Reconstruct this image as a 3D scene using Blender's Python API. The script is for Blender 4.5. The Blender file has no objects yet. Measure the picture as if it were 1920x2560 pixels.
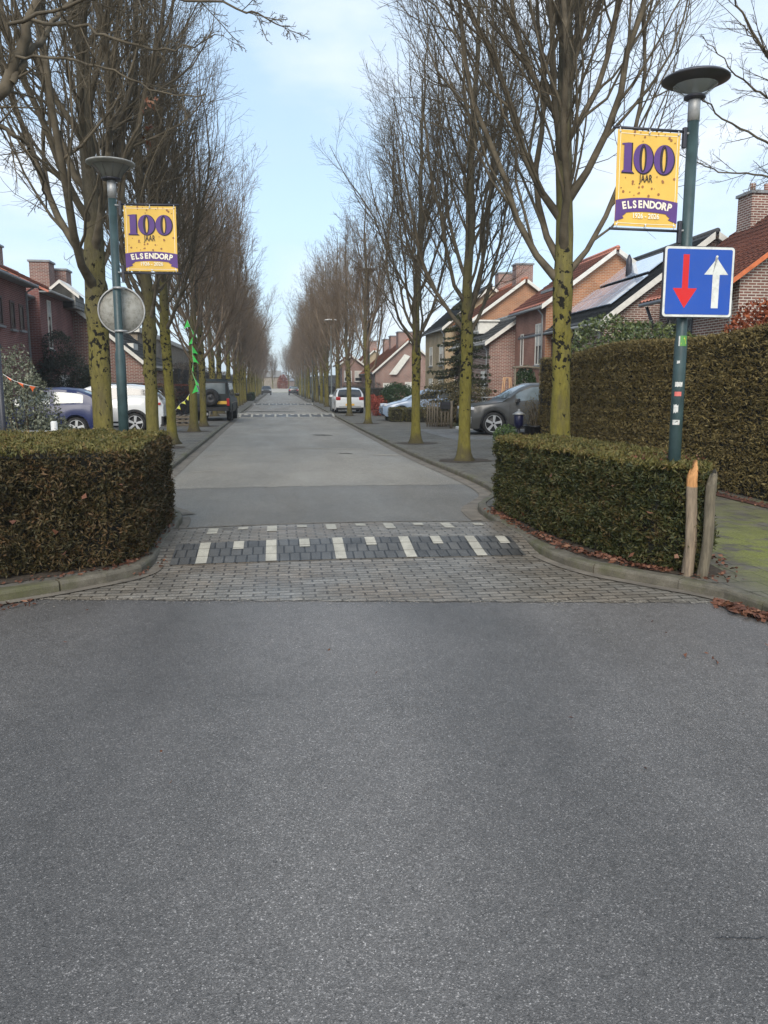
import bpy, bmesh, math, random
import numpy as np
from mathutils import Vector, Matrix
random.seed(7); RNG = np.random.default_rng(11)
sc = bpy.context.scene
COL = sc.collection
rad = math.radians
# ------------------------------------------------------------------ camera
FPX, VX, VY, CH = 2000.0, 695.0, 965.0, 1.68
PITCH = math.atan((1280 - VY) / FPX)
YAW = math.atan((960 - VX) / FPX * math.cos(PITCH))
cam = bpy.data.objects.new('camera', bpy.data.cameras.new('camera'))
COL.objects.link(cam); sc.camera = cam
cam.location = (0, 0, CH)
cam.rotation_euler = (math.pi / 2 - PITCH, 0, -YAW)
cam.data.sensor_fit = 'VERTICAL'; cam.data.sensor_height = 24.0
cam.data.lens = 24.0 * FPX / 2560.0
cam.data.clip_start = 0.05; cam.data.clip_end = 3000
sc.render.resolution_x = 768; sc.render.resolution_y = 1024
# ------------------------------------------------------------------ sky, sun, exposure
SUN_EL, SUN_AZ = rad(36), rad(-166)       # behind the camera, to the left
world = bpy.data.worlds.new('World'); sc.world = world; world.use_nodes = True
nt = world.node_tree; nt.nodes.clear()
def wn(t, **k):
    n = nt.nodes.new(t)
    for a, b in k.items(): setattr(n, a, b)
    return n
sky = wn('ShaderNodeTexSky', sky_type='NISHITA', sun_disc=False, sun_elevation=SUN_EL, sun_rotation=SUN_AZ, altitude=10, air_density=1.0, dust_density=1.6, ozone_density=1.5)
bg = wn('ShaderNodeBackground'); bg.inputs[1].default_value = 0.12
wo = wn('ShaderNodeOutputWorld'); tc = wn('ShaderNodeTexCoord'); mp = wn('ShaderNodeMapping')
mp.inputs['Scale'].default_value = (1.0, 1.0, 2.6); mp.inputs['Location'].default_value = (0.35, 0.2, 0.1)
n1 = wn('ShaderNodeTexNoise'); n1.inputs['Scale'].default_value = 2.3; n1.inputs['Detail'].default_value = 7; n1.inputs['Roughness'].default_value = 0.52
rp = wn('ShaderNodeValToRGB'); rp.color_ramp.elements[0].position = 0.40; rp.color_ramp.elements[1].position = 0.66
rp.color_ramp.elements[0].color = (0.60, 0.60, 0.60, 1); rp.color_ramp.elements[1].color = (0.97, 0.97, 0.97, 1)
mx = wn('ShaderNodeMixRGB'); mx.inputs[2].default_value = (5.05, 5.6, 6.1, 1)
cm = wn('ShaderNodeMixRGB'); cm.inputs[1].default_value = (2.8, 3.65, 4.5, 1); cm.inputs[2].default_value = (4.5, 4.75, 5.1, 1)
cr = wn('ShaderNodeValToRGB'); cr.color_ramp.elements[0].position = 0.46; cr.color_ramp.elements[1].position = 0.68
nt.links.new(n1.outputs['Fac'], cr.inputs[0]); nt.links.new(cr.outputs[0], cm.inputs[0]); nt.links.new(cm.outputs[0], mx.inputs[2])
nt.links.new(tc.outputs['Generated'], mp.inputs[0]); nt.links.new(mp.outputs[0], n1.inputs[0]); nt.links.new(n1.outputs['Fac'], rp.inputs[0])
nt.links.new(rp.outputs[0], mx.inputs[0]); nt.links.new(sky.outputs[0], mx.inputs[1]); nt.links.new(mx.outputs[0], bg.inputs[0]); nt.links.new(bg.outputs[0], wo.inputs[0])
sl = bpy.data.lights.new('sun', 'SUN'); sl.energy = 1.5; sl.angle = rad(34); sl.color = (1.0, 0.93, 0.83)
so = bpy.data.objects.new('sun', sl); COL.objects.link(so)
sd = Vector((math.sin(SUN_AZ) * math.cos(SUN_EL), math.cos(SUN_AZ) * math.cos(SUN_EL), math.sin(SUN_EL)))
so.rotation_euler = sd.to_track_quat('Z', 'Y').to_euler()
sc.view_settings.view_transform = 'Standard'; sc.view_settings.look = 'None'
sc.view_settings.exposure = 1.04; sc.view_settings.gamma = 1.0
# ------------------------------------------------------------------ measured points -> metres
_c, _s, _cy, _sy = math.cos(PITCH), math.sin(PITCH), math.cos(YAW), math.sin(YAW)
def ray(x, y):
    u = (x - 960) / FPX; v = (1280 - y) / FPX
    return (_sy * _c + u * _cy + v * _sy * _s, _cy * _c - u * _sy + v * _cy * _s, -_s + v * _c)
def W(x, y, Y):
    d = ray(x, y); t = Y / d[1]; return Vector((d[0] * t, Y, CH + d[2] * t))
def G(x, y, z=0.0):
    d = ray(x, y); t = (z - CH) / d[2]; return Vector((d[0] * t, d[1] * t, z))
def YatX(px, X, py=1000):
    d = ray(px, py); return X / d[0] * d[1]
# ------------------------------------------------------------------ mesh helpers
def tag(o, label=None, cat=None, group=None, kind=None):
    if label: o['label'] = label
    if cat: o['category'] = cat
    if group: o['group'] = group
    if kind: o['kind'] = kind
    return o
def empty(name, loc=(0, 0, 0), rz=0.0):
    o = bpy.data.objects.new(name, None); COL.objects.link(o); o.location = loc; o.rotation_euler = (0, 0, rz)
    o.empty_display_size = 0.2; return o
def link(name, me, parent=None, loc=None):
    o = bpy.data.objects.new(name, me); COL.objects.link(o)
    if parent: o.parent = parent
    if loc is not None: o.location = loc
    return o
def copy_tree(o, parent=None):
    c = o.copy(); COL.objects.link(c); c.parent = parent
    for ch in [k for k in list(COL.objects) if k.parent == o]: copy_tree(ch, c)
    return c
def np_mesh(name, V, F, mat, smooth=False):
    me = bpy.data.meshes.new(name); V = np.asarray(V, np.float32); F = np.asarray(F, np.int32); k = F.shape[1]
    me.vertices.add(len(V)); me.vertices.foreach_set('co', V.ravel())
    me.loops.add(F.size); me.loops.foreach_set('vertex_index', F.ravel())
    me.polygons.add(len(F)); me.polygons.foreach_set('loop_start', np.arange(len(F), dtype=np.int32) * k)
    me.polygons.foreach_set('loop_total', np.full(len(F), k, np.int32))
    if smooth: me.polygons.foreach_set('use_smooth', np.ones(len(F), bool))
    me.update(calc_edges=True)
    if mat: me.materials.append(mat)
    return me
class MB:
    def __init__(s): s.v = []; s.f = []; s.sm = []
    def add(s, vs, fs, sm=False, T=None):
        b = len(s.v)
        for v in vs:
            v = Vector(v); s.v.append(T @ v if T is not None else v)
        for f in fs: s.f.append([b + i for i in f]); s.sm.append(sm)
        return s
    def box(s, c, d, T=None, rz=0, rx=0, ry=0):
        x, y, z = d[0] / 2, d[1] / 2, d[2] / 2
        R = Matrix.Translation(c) @ Matrix.Rotation(rz, 4, 'Z') @ Matrix.Rotation(ry, 4, 'Y') @ Matrix.Rotation(rx, 4, 'X')
        if T is not None: R = T @ R
        vs = [(a * x, b * y, g * z) for g in (-1, 1) for a, b in ((-1, -1), (1, -1), (1, 1), (-1, 1))]
        return s.add(vs, [(0, 3, 2, 1), (4, 5, 6, 7), (0, 1, 5, 4), (1, 2, 6, 5), (2, 3, 7, 6), (3, 0, 4, 7)], False, R)
    def tube(s, pts, r, n=8, cap=True, T=None, sm=True):
        pts = [Vector(p) for p in pts]; K = len(pts)
        rs = r if isinstance(r, (list, tuple)) else [r] * K
        vs = []; ref = Vector((0.0, 0.0, 1.0)); t0 = (pts[-1] - pts[0]).normalized()
        if abs(t0.z) > 0.8: ref = Vector((1.0, 0.0, 0.0))
        for i, p in enumerate(pts):
            t = (pts[min(i + 1, K - 1)] - pts[max(i - 1, 0)]).normalized()
            a = t.cross(ref).normalized(); b = t.cross(a)
            for j in range(n):
                q = 2 * math.pi * j / n; vs.append(p + (a * math.cos(q) + b * math.sin(q)) * rs[i])
        fs = [(i * n + j, i * n + (j + 1) % n, (i + 1) * n + (j + 1) % n, (i + 1) * n + j) for i in range(K - 1) for j in range(n)]
        if cap: fs += [tuple(range(n))[::-1], tuple(range((K - 1) * n, K * n))]
        return s.add(vs, fs, sm, T)
    def lathe(s, prof, n=32, T=None, sm=True):
        vs = []; K = len(prof)
        for r, z in prof:
            for j in range(n):
                q = 2 * math.pi * j / n; vs.append((max(r, 1e-4) * math.cos(q), max(r, 1e-4) * math.sin(q), z))
        fs = [(i * n + j, i * n + (j + 1) % n, (i + 1) * n + (j + 1) % n, (i + 1) * n + j) for i in range(K - 1) for j in range(n)]
        return s.add(vs, fs, sm, T)
    def prism(s, poly, y0, y1, T=None):
        # polygon in x,z ; extruded along y
        n = len(poly); vs = [(p[0], y0, p[1]) for p in poly] + [(p[0], y1, p[1]) for p in poly]
        fs = [tuple(range(n)), tuple(range(n, 2 * n))[::-1]] + [(i, i + n, (i + 1) % n + n, (i + 1) % n) for i in range(n)]
        return s.add(vs, fs, False, T)
    def slab(s, poly, z0, z1):
        n = len(poly); vs = [(p[0], p[1], z0) for p in poly] + [(p[0], p[1], z1) for p in poly]
        fs = [tuple(range(n))[::-1], tuple(range(n, 2 * n))] + [(i, (i + 1) % n, (i + 1) % n + n, i + n) for i in range(n)]
        return s.add(vs, fs)
    def flat(s, poly, y=0.0, T=None):
        return s.add([(p[0], y, p[1]) for p in poly], [tuple(range(len(poly)))], False, T)
    def build(s, name, mat, parent=None, loc=None, bevel=0, seg=2):
        me = bpy.data.meshes.new(name); me.from_pydata([tuple(v) for v in s.v], [], s.f)
        me.polygons.foreach_set('use_smooth', s.sm)
        bm = bmesh.new(); bm.from_mesh(me); bmesh.ops.recalc_face_normals(bm, faces=bm.faces); bm.to_mesh(me); bm.free()
        for m in (mat if isinstance(mat, (list, tuple)) else [mat]): me.materials.append(m)
        o = link(name, me, parent, loc)
        if bevel:
            b = o.modifiers.new('bevel', 'BEVEL'); b.width = bevel; b.segments = seg; b.limit_method = 'ANGLE'; b.angle_limit = rad(40)
        return o
# ------------------------------------------------------------------ materials
class NT:
    def __init__(s, name):
        s.m = bpy.data.materials.new(name); s.m.use_nodes = True; s.t = s.m.node_tree; s.b = s.t.nodes['Principled BSDF']; s._c = None
    def n(s, t, ins=None, **k):
        n = s.t.nodes.new(t)
        for a, b in k.items(): setattr(n, a, b)
        for a, b in (ins or {}).items():
            if hasattr(b, 'is_output') or hasattr(b, 'links'): s.t.links.new(b, n.inputs[a])
            else: n.inputs[a].default_value = b
        return n
    def co(s):
        if s._c is None: s._c = s.n('ShaderNodeTexCoord').outputs['Object']
        return s._c
    def noise(s, scale, detail=5, rough=.55, co=None, dist=0):
        return s.n('ShaderNodeTexNoise', {'Vector': co or s.co(), 'Scale': scale, 'Detail': detail, 'Roughness': rough, 'Distortion': dist}).outputs['Fac']
    def ramp(s, f, stops, interp='LINEAR'):
        r = s.n('ShaderNodeValToRGB', {'Fac': f}); e = r.color_ramp.elements; r.color_ramp.interpolation = interp
        while len(e) < len(stops): e.new(0.5)
        for i, (p, c) in enumerate(stops):
            e[i].position = p; e[i].color = (c, c, c, 1) if isinstance(c, (int, float)) else (*c, 1)
        return r.outputs[0]
    def mix(s, f, a, b, mode='MIX'):
        n = s.n('ShaderNodeMixRGB', blend_type=mode)
        for i, v in ((0, f), (1, a), (2, b)):
            if hasattr(v, 'links'): s.t.links.new(v, n.inputs[i])
            elif i == 0: n.inputs[0].default_value = v
            else: n.inputs[i].default_value = (*v, 1) if isinstance(v, tuple) else (v, v, v, 1)
        return n.outputs[0]
    def math(s, op, a, b=0.0, c=0.0):
        n = s.n('ShaderNodeMath', operation=op)
        for i, v in enumerate((a, b, c)):
            if hasattr(v, 'links'): s.t.links.new(v, n.inputs[i])
            else: n.inputs[i].default_value = v
        return n.outputs[0]
    def sep(s, v=None): return s.n('ShaderNodeSeparateXYZ', {0: v or s.co()}).outputs
    def comb(s, x, y, z):
        n = s.n('ShaderNodeCombineXYZ')
        for i, v in enumerate((x, y, z)):
            if hasattr(v, 'links'): s.t.links.new(v, n.inputs[i])
            else: n.inputs[i].default_value = v
        return n.outputs[0]
    def isl(s): return s.n('ShaderNodeNewGeometry').outputs['Random Per Island']
    def fin(s, col, rough=.7, bump=None, bs=.3, bd=.01, metal=0, spec=.5, coat=0):
        b = s.b
        for k, v in (('Base Color', col), ('Roughness', rough), ('Metallic', metal), ('Specular IOR Level', spec), ('Coat Weight', coat)):
            if hasattr(v, 'links'): s.t.links.new(v, b.inputs[k])
            elif k == 'Base Color': b.inputs[k].default_value = (*v, 1)
            else: b.inputs[k].default_value = v
        b.inputs['Coat Roughness'].default_value = .05
        if bump is not None:
            n = s.n('ShaderNodeBump', {'Height': bump, 'Strength': bs, 'Distance': bd}); s.t.links.new(n.outputs[0], b.inputs['Normal'])
        return s.m
def plain(name, c, rough=.6, var=.18, scale=6, metal=0, spec=.5, coat=0, bump=0, bscale=60):
    s = NT(name); f = s.noise(scale, 6)
    c2 = tuple(max(0, x * (1 - var)) for x in c); c1 = tuple(min(1, x * (1 + var)) for x in c)
    col = s.ramp(f, [(.3, c2), (.7, c1)])
    return s.fin(col, rough, s.noise(bscale, 4) if bump else None, bump, .005, metal, spec, coat)
def leafmat(name, cols, rough=.6, scale=1.2, spec=.3, sub=0):
    s = NT(name); r = s.isl(); n = s.noise(scale, 3)
    f = s.math('ADD', s.math('ADD', s.math('MULTIPLY', r, .5), s.math('MULTIPLY', n, .40)), s.math('MULTIPLY', s.math('SUBTRACT', s.noise(6.5, 3), .4), .7))
    k = len(cols); col = s.ramp(f, [(.12 + .8 * i / (k - 1), c) for i, c in enumerate(cols)])
    return s.fin(col, rough, spec=spec)
def brickmat(name, c1, c2, mortar=(.42, .4, .36), w=.22, h=.065, ms=.011, bs=.5):
    s = NT(name); x, y, z = s.sep()
    v = s.comb(s.math('ADD', x, y), z, 0.0)
    b = s.n('ShaderNodeTexBrick', {'Vector': v, 'Color1': (*c1, 1), 'Color2': (*c2, 1), 'Mortar': (*mortar, 1), 'Scale': 1.0, 'Mortar Size': ms, 'Mortar Smooth': .2, 'Bias': 0.0, 'Brick Width': w, 'Row Height': h})
    d = s.ramp(s.noise(.9, 6), [(.3, .72), (.7, 1.15)])
    col = s.mix(1.0, b.outputs['Color'], d, 'MULTIPLY')
    return s.fin(col, .85, s.math('SUBTRACT', 1.0, b.outputs['Fac']), bs, .01, spec=.25)
def tilemat(name, c1, c2, c3=(.03, .03, .025), rough=.7):
    s = NT(name); x, y, z = s.sep()
    b = s.n('ShaderNodeTexBrick', {'Vector': s.comb(s.math('ADD', y, s.math('MULTIPLY', x, .02)), z, 0.0), 'Color1': (*c1, 1), 'Color2': (*c2, 1), 'Mortar': (*c3, 1), 'Scale': 1.0, 'Mortar Size': .012, 'Mortar Smooth': .3, 'Brick Width': .24, 'Row Height': .19}, offset=0.0)
    st = s.ramp(s.noise(1.4, 7, .65), [(.45, 0.0), (.72, .4)])
    col = s.mix(st, b.outputs['Color'], tuple(.35 * a + .04 for a in c1))
    return s.fin(col, rough, s.noise(40, 4), .3, .004, spec=.3)
M = {}
def asphalt(name, dark, light, sx=150, rough=(.42, .62), tint=(1, 1, 1), patch=.16, lanes=.14, sheen_tracks=False):
    s = NT(name)
    v1 = s.n('ShaderNodeTexVoronoi', {'Vector': s.co(), 'Scale': sx}); g1 = s.n('ShaderNodeSeparateColor', {0: v1.outputs['Color']}).outputs[0]
    v2 = s.n('ShaderNodeTexVoronoi', {'Vector': s.co(), 'Scale': sx * .55}); g2 = s.n('ShaderNodeSeparateColor', {0: v2.outputs['Color']}).outputs[1]
    base = s.ramp(g1, [(0, dark), (.55, tuple(.6 * a + .4 * b for a, b in zip(dark, light))), (.86, light), (.96, tuple(min(1, 1.5 * b) for b in light)), (1.0, tuple(min(1, 2.4 * b) for b in light))])
    sp = s.ramp(g2, [(0, .55), (.1, .86), (.8, 1.0), (.95, 1.1), (1, 1.6)])
    col = s.mix(.9, base, sp, 'MULTIPLY')
    pm = s.ramp(s.noise(.55, 7, .6, dist=.6), [(.28, 1 - patch), (.72, 1 + patch)])
    col = s.mix(1.0, col, pm, 'MULTIPLY')
    fn = s.ramp(s.noise(9, 6, .7), [(.3, .88), (.7, 1.1)])
    col = s.mix(1.0, col, fn, 'MULTIPLY')
    # tyre lanes: worn, slightly polished, with lengthwise sheen painted into the colour
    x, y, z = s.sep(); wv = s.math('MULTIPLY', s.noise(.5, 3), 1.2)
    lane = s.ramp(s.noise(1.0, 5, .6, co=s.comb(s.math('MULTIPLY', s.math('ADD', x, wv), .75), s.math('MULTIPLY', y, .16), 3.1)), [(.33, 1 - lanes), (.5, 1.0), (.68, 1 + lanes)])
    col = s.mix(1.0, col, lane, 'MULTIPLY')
    if sheen_tracks:  # wheel tracks plus sky sheen, painted as lighter and darker colour bands
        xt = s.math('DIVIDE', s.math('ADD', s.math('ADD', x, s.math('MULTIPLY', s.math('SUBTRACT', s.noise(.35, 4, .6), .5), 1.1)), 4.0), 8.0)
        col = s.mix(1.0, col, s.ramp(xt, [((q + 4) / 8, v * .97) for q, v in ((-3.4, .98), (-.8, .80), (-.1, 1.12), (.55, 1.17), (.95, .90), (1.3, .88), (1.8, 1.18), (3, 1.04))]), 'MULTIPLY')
    st = s.ramp(s.noise(1.7, 8, .75, dist=1.0), [(.60, 0.0), (.74, .45)]); col = s.mix(st, col, tuple(.55 * q for q in dark))
    rr = s.ramp(s.noise(1.0, 4, .6, co=s.comb(s.math('MULTIPLY', x, .9), s.math('MULTIPLY', y, .13), 0.0)), [(.35, rough[0]), (.65, rough[1])])
    bmp = s.math('ADD', v1.outputs['Distance'], s.math('MULTIPLY', s.noise(300, 2), .5))
    return s.fin(col, rr, bmp, .55, .004, spec=.45)
M['asph_near'] = asphalt('asphalt_dark', (.094, .087, .081), (.168, .156, .146), 240, (.26, .46), patch=.15, lanes=.12, sheen_tracks=True)
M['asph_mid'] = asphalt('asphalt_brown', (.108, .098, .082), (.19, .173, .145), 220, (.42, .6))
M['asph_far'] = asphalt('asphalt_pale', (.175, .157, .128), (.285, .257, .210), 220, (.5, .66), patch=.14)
def paver(name, c1, c2, mortar, w=.205, h=.105, ms=.009, rough=(.35, .6), moss=0.0, bump=.7, rot=0, worn=0):
    s = NT(name)
    co = s.n('ShaderNodeMapping', {'Vector': s.co(), 'Rotation': (0, 0, rot)}).outputs[0]
    # warp so no course runs dead straight
    wv = s.n('ShaderNodeTexNoise', {'Vector': s.co(), 'Scale': 1.1, 'Detail': 2.0}).outputs['Color']
    co2 = s.n('ShaderNodeMixRGB', {0: .06, 1: co, 2: wv}, blend_type='ADD').outputs[0]
    b = s.n('ShaderNodeTexBrick', {'Vector': co2, 'Color1': (*c1, 1), 'Color2': (*c2, 1), 'Mortar': (*mortar, 1), 'Scale': 1.0, 'Mortar Size': ms, 'Mortar Smooth': .35, 'Brick Width': w, 'Row Height': h})
    d = s.ramp(s.noise(3.5, 8, .75), [(.28, .55), (.72, 1.3)])
    g = s.ramp(s.noise(160 if not worn else 70, 4, .75), [(.3, .7 - .12 * worn), (.7, 1.3 + .3 * worn)])
    col = s.mix(1.0, s.mix(1.0, b.outputs['Color'], d, 'MULTIPLY'), g, 'MULTIPLY')
    if worn:
        br = s.ramp(s.noise(.9, 6, .65), [(.45, 0.0), (.65, .6)]); col = s.mix(s.math('MULTIPLY', br, .8), col, s.mix(1.0, col, (.95, .72, .48), 'MULTIPLY'))
    if moss:
        mk = s.ramp(s.noise(2.2, 7, .7), [(.42, 0.0), (.52, 1.0)]); mc = s.ramp(s.noise(60, 4), [(.3, (.08, .10, .012)), (.7, (.30, .32, .03))])
        y = s.sep()[1]; fall = s.ramp(s.math('DIVIDE', y, 20.0), [(.30, 1.0), (.42, .45), (.58, 0.0)])
        x = s.sep()[0]; fx = s.ramp(s.math('DIVIDE', x, 10.0), [(.36, 0.0), (.47, 1.0)])
        col = s.mix(s.math('MULTIPLY', s.math('MULTIPLY', mk, fall), fx), col, mc)
    bm = s.math('ADD', s.math('MULTIPLY', s.math('SUBTRACT', 1.0, b.outputs['Fac']), 1.0), s.math('MULTIPLY', s.noise(120, 3), .35))
    return s.fin(col, s.ramp(s.noise(1.3, 4), [(.35, rough[0]), (.65, rough[1])]), bm, bump, .008, spec=.5)
M['paver'] = paver('brick_paving', (.215, .195, .165), (.15, .135, .112), (.06, .052, .042), rough=(.32, .52), w=.2, h=.085, ms=.010, worn=1)
M['paver_black'] = paver('dark_pavers', (.095, .091, .083), (.062, .060, .056), (.02, .02, .019), w=.105, h=.205, rough=(.34, .5))
M['paver_white'] = paver('white_pavers', (.44, .41, .335), (.38, .355, .29), (.2, .18, .14), w=7.0, h=.205, rough=(.5, .6), bump=.3)
M['pave_r'] = paver('pavement_tiles', (.135, .120, .092), (.105, .094, .072), (.035, .032, .024), w=.3, h=.3, ms=.008, rough=(.7, .9), moss=1, bump=.3)
M['pave_l'] = paver('pavement_tiles_left', (.15, .135, .108), (.115, .104, .083), (.035, .032, .024), w=.3, h=.3, ms=.008, rough=(.7, .9), bump=.3)
M['drive'] = paver('driveway_paving', (.20, .19, .17), (.16, .15, .14), (.06, .06, .05), w=.2, h=.1, rough=(.6, .8), bump=.3)
def kerbmat():
    s = NT('kerb_concrete'); n = s.noise(6, 7, .7); col = s.ramp(n, [(.3, (.065, .056, .04)), (.6, (.14, .123, .092)), (.8, (.21, .19, .15))])
    m = s.ramp(s.noise(2.4, 6, .7), [(.46, 0.0), (.64, .75)]); col = s.mix(m, col, (.085, .085, .03))
    g = s.ramp(s.noise(140, 2), [(.3, .75), (.7, 1.25)]); col = s.mix(1.0, col, g, 'MULTIPLY')
    return s.fin(col, .75, s.noise(70, 5), .5, .006)
M['kerb'] = kerbmat()
M['soil'] = plain('soil', (.045, .032, .02), .95, .5, 20, bump=.8, bscale=40)
M['dirt'] = plain('gutter_dirt', (.15, .128, .10), .85, .35, 5, bump=.5, bscale=90)
M['ground'] = plain('ground_grass', (.06, .075, .025), .95, .4, .6, bump=.6, bscale=20)
def barkmat(name, moss, upper, zlo, zhi, seed=0.0):
    s = NT(name); x, y, z = s.sep()
    co = s.n('ShaderNodeMapping', {'Vector': s.co(), 'Location': (seed, seed * .7, seed * 1.3)}).outputs[0]
    cst = s.n('ShaderNodeMapping', {'Vector': co, 'Scale': (1, 1, .35)}).outputs[0]
    mo = s.ramp(s.noise(22, 6, .7, co=cst), [(.25, tuple(.55 * a for a in moss)), (.5, moss), (.8, tuple(min(1, 1.35 * a) for a in moss))])
    gb = s.ramp(s.noise(4.5, 5, .65, co=cst), [(.5, 0.0), (.66, .6)]); mo = s.mix(gb, mo, (.085, .072, .045))
    up = s.ramp(s.noise(25, 6, .7, co=cst), [(.3, tuple(.6 * a for a in upper)), (.7, tuple(1.3 * a for a in upper))])
    h = s.math('ADD', z, s.math('MULTIPLY', s.math('SUBTRACT', s.noise(2.4, 5, co=co), .5), 3.0))
    f = s.ramp(s.math('DIVIDE', h, 10.0), [(zlo / 10, 0.0), (zhi / 10, 1.0)]); col = s.mix(f, mo, up)
    # grey-brown foot
    ft = s.ramp(s.math('ADD', z, s.math('MULTIPLY', s.noise(5, 5, co=co), .5)), [(.32, 1.0), (.62, 0.0)]); col = s.mix(s.math('MULTIPLY', ft, .75), col, (.055, .045, .035))
    # dark scars where bark has flaked, in a band about head height
    band = s.ramp(s.math('DIVIDE', z, 5.0), [(.1, .25), (.3, .5), (.42, 1.0), (.62, .9), (.85, .25)])
    cs = s.n('ShaderNodeMapping', {'Vector': co, 'Scale': (1, 1, .9)}).outputs[0]
    sc_ = s.math('MULTIPLY', s.noise(11, 5, .62, co=cs), s.math('ADD', s.math('MULTIPLY', band, .32), .76))
    k = s.ramp(sc_, [(.575, 0.0), (.60, 1.0)]); col = s.mix(k, col, (.014, .013, .01))
    return s.fin(col, .9, s.math('SUBTRACT', s.noise(30, 6, .7, co=cst), s.math('MULTIPLY', k, .5)), .8, .02, spec=.2)
M['bark'] = barkmat('mossy_bark', (.170, .147, .034), (.100, .088, .060), 2.4, 5.2)
M['bark2'] = barkmat('mossy_bark_left', (.152, .130, .040), (.095, .082, .058), 2.4, 4.6, 4.0)
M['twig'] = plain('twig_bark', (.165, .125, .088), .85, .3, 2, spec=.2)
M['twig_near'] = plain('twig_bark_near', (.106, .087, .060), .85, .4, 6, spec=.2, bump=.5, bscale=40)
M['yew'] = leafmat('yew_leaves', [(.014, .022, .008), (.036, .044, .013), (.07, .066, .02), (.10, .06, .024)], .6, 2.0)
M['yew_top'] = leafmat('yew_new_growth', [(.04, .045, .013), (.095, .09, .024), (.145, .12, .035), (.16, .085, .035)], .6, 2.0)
M['yew_brown'] = leafmat('yew_brown_leaves', [(.02, .022, .009), (.05, .042, .015), (.085, .058, .024), (.14, .07, .03)], .65, 2.0)
M['tall_hedge'] = leafmat('tall_hedge_leaves', [(.06, .045, .016), (.13, .095, .034), (.20, .155, .058), (.27, .215, .09)], .7, 1.4)
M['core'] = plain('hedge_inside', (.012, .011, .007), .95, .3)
M['litter'] = leafmat('fallen_leaves', [(.04, .018, .01), (.10, .042, .026), (.17, .072, .042), (.28, .16, .10)], .7, 3)
M['pole'] = plain('pole_paint', (.034, .062, .064), .42, .25, 9, spec=.5, bump=.15, bscale=30)
M['galv'] = plain('galvanised_steel', (.38, .38, .37), .5, .25, 12, metal=.4)
M['darkmetal'] = plain('dark_metal', (.035, .035, .045), .45, .2)
M['black'] = plain('black_plastic', (.012, .012, .013), .5, .2)
M['white'] = plain('white_paint', (.72, .71, .67), .5, .08)
M['yellow'] = plain('banner_yellow', (.74, .47, .09), .65, .10, 3)
M['purple'] = plain('banner_purple', (.10, .045, .20), .65, .08)
M['ink'] = plain('banner_black', (.02, .014, .02), .65, .05)
M['cream'] = plain('banner_cream', (.86, .80, .62), .65, .05)
M['dot'] = plain('banner_dots', (.32, .14, .05), .65, .2)
def grime(name, c, amt=.35, rough=.4):
    s = NT(name); k = s.ramp(s.noise(7, 8, .75), [(.48, 0.0), (.75, amt)])
    return s.fin(s.mix(k, s.ramp(s.noise(1.5, 3), [(.3, tuple(a * .88 for a in c)), (.7, c)]), (.16, .15, .11)), rough)
M['s_blue'] = grime('sign_blue', (.012, .075, .40), .10); M['s_white'] = grime('sign_white', (.72, .73, .68), .6); M['s_red'] = grime('sign_red', (.62, .012, .012), .05)
def rustback():
    s = NT('sign_back'); col = s.ramp(s.noise(16, 7, .75), [(.3, (.16, .16, .125)), (.48, (.34, .33, .29)), (.75, (.46, .45, .41))])
    k = s.ramp(s.noise(5, 8, .8), [(.58, 0.0), (.7, .75)]); col = s.mix(k, col, (.075, .07, .045)); return s.fin(col, .65, s.noise(60, 3), .3)
M['s_back'] = rustback()
# ================================================================== GROUND
def sheet(name, poly, z, mat, kind='structure'):
    me = bpy.data.meshes.new(name); me.from_pydata([(x, y, z) for x, y in poly], [], [tuple(range(len(poly)))])
    bm = bmesh.new(); bm.from_mesh(me); bmesh.ops.triangulate(bm, faces=bm.faces); bm.to_mesh(me); bm.free()
    me.materials.append(mat); o = link(name, me); o['kind'] = kind; return o
def smooth_path(P, sub=6):
    out = []; n = len(P)
    for i in range(n - 1):
        p0 = P[max(i - 1, 0)]; p1 = P[i]; p2 = P[i + 1]; p3 = P[min(i + 2, n - 1)]
        for k in range(sub):
            t = k / sub
            out.append(tuple(.5 * ((2 * p1[a]) + (-p0[a] + p2[a]) * t + (2 * p0[a] - 5 * p1[a] + 4 * p2[a] - p3[a]) * t * t + (-p0[a] + 3 * p1[a] - 3 * p2[a] + p3[a]) * t ** 3) for a in range(2)))
    out.append(tuple(P[-1])); return out
KH = .09
KR = smooth_path([(14, 1.2), (7, 2.4), (4.5, 3.6), (3.66, 4.6), (3.56, 5.3), (3.46, 5.82), (3.12, 6.28), (2.72, 6.88), (2.56, 7.8), (2.6, 9.7), (2.68, 10.6), (3.0, 11.3), (3.3, 12.1), (3.36, 13.8), (3.2, 18), (3.14, 23), (3.08, 42), (3.1, 80), (3.2, 200)], 5)
KL = smooth_path([(-14, 3.2), (-6, 4.7), (-3.4, 5.75), (-2.2, 6.42), (-1.6, 6.86), (-1.27, 7.2), (-1.19, 7.7), (-1.21, 9.4), (-1.24, 10.3), (-1.5, 11), (-1.95, 11.8), (-2.12, 13.2), (-2.17, 20), (-2.24, 36), (-2.3, 60), (-2.4, 200)], 5)
def zoff(P, off):
    out = []
    for i, p in enumerate(P):
        a = P[max(i - 1, 0)]; b = P[min(i + 1, len(P) - 1)]; tx, ty = b[0] - a[0], b[1] - a[1]; l = math.hypot(tx, ty) or 1
        out.append((p[0] + ty / l * off, p[1] - tx / l * off))
    return out
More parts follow.
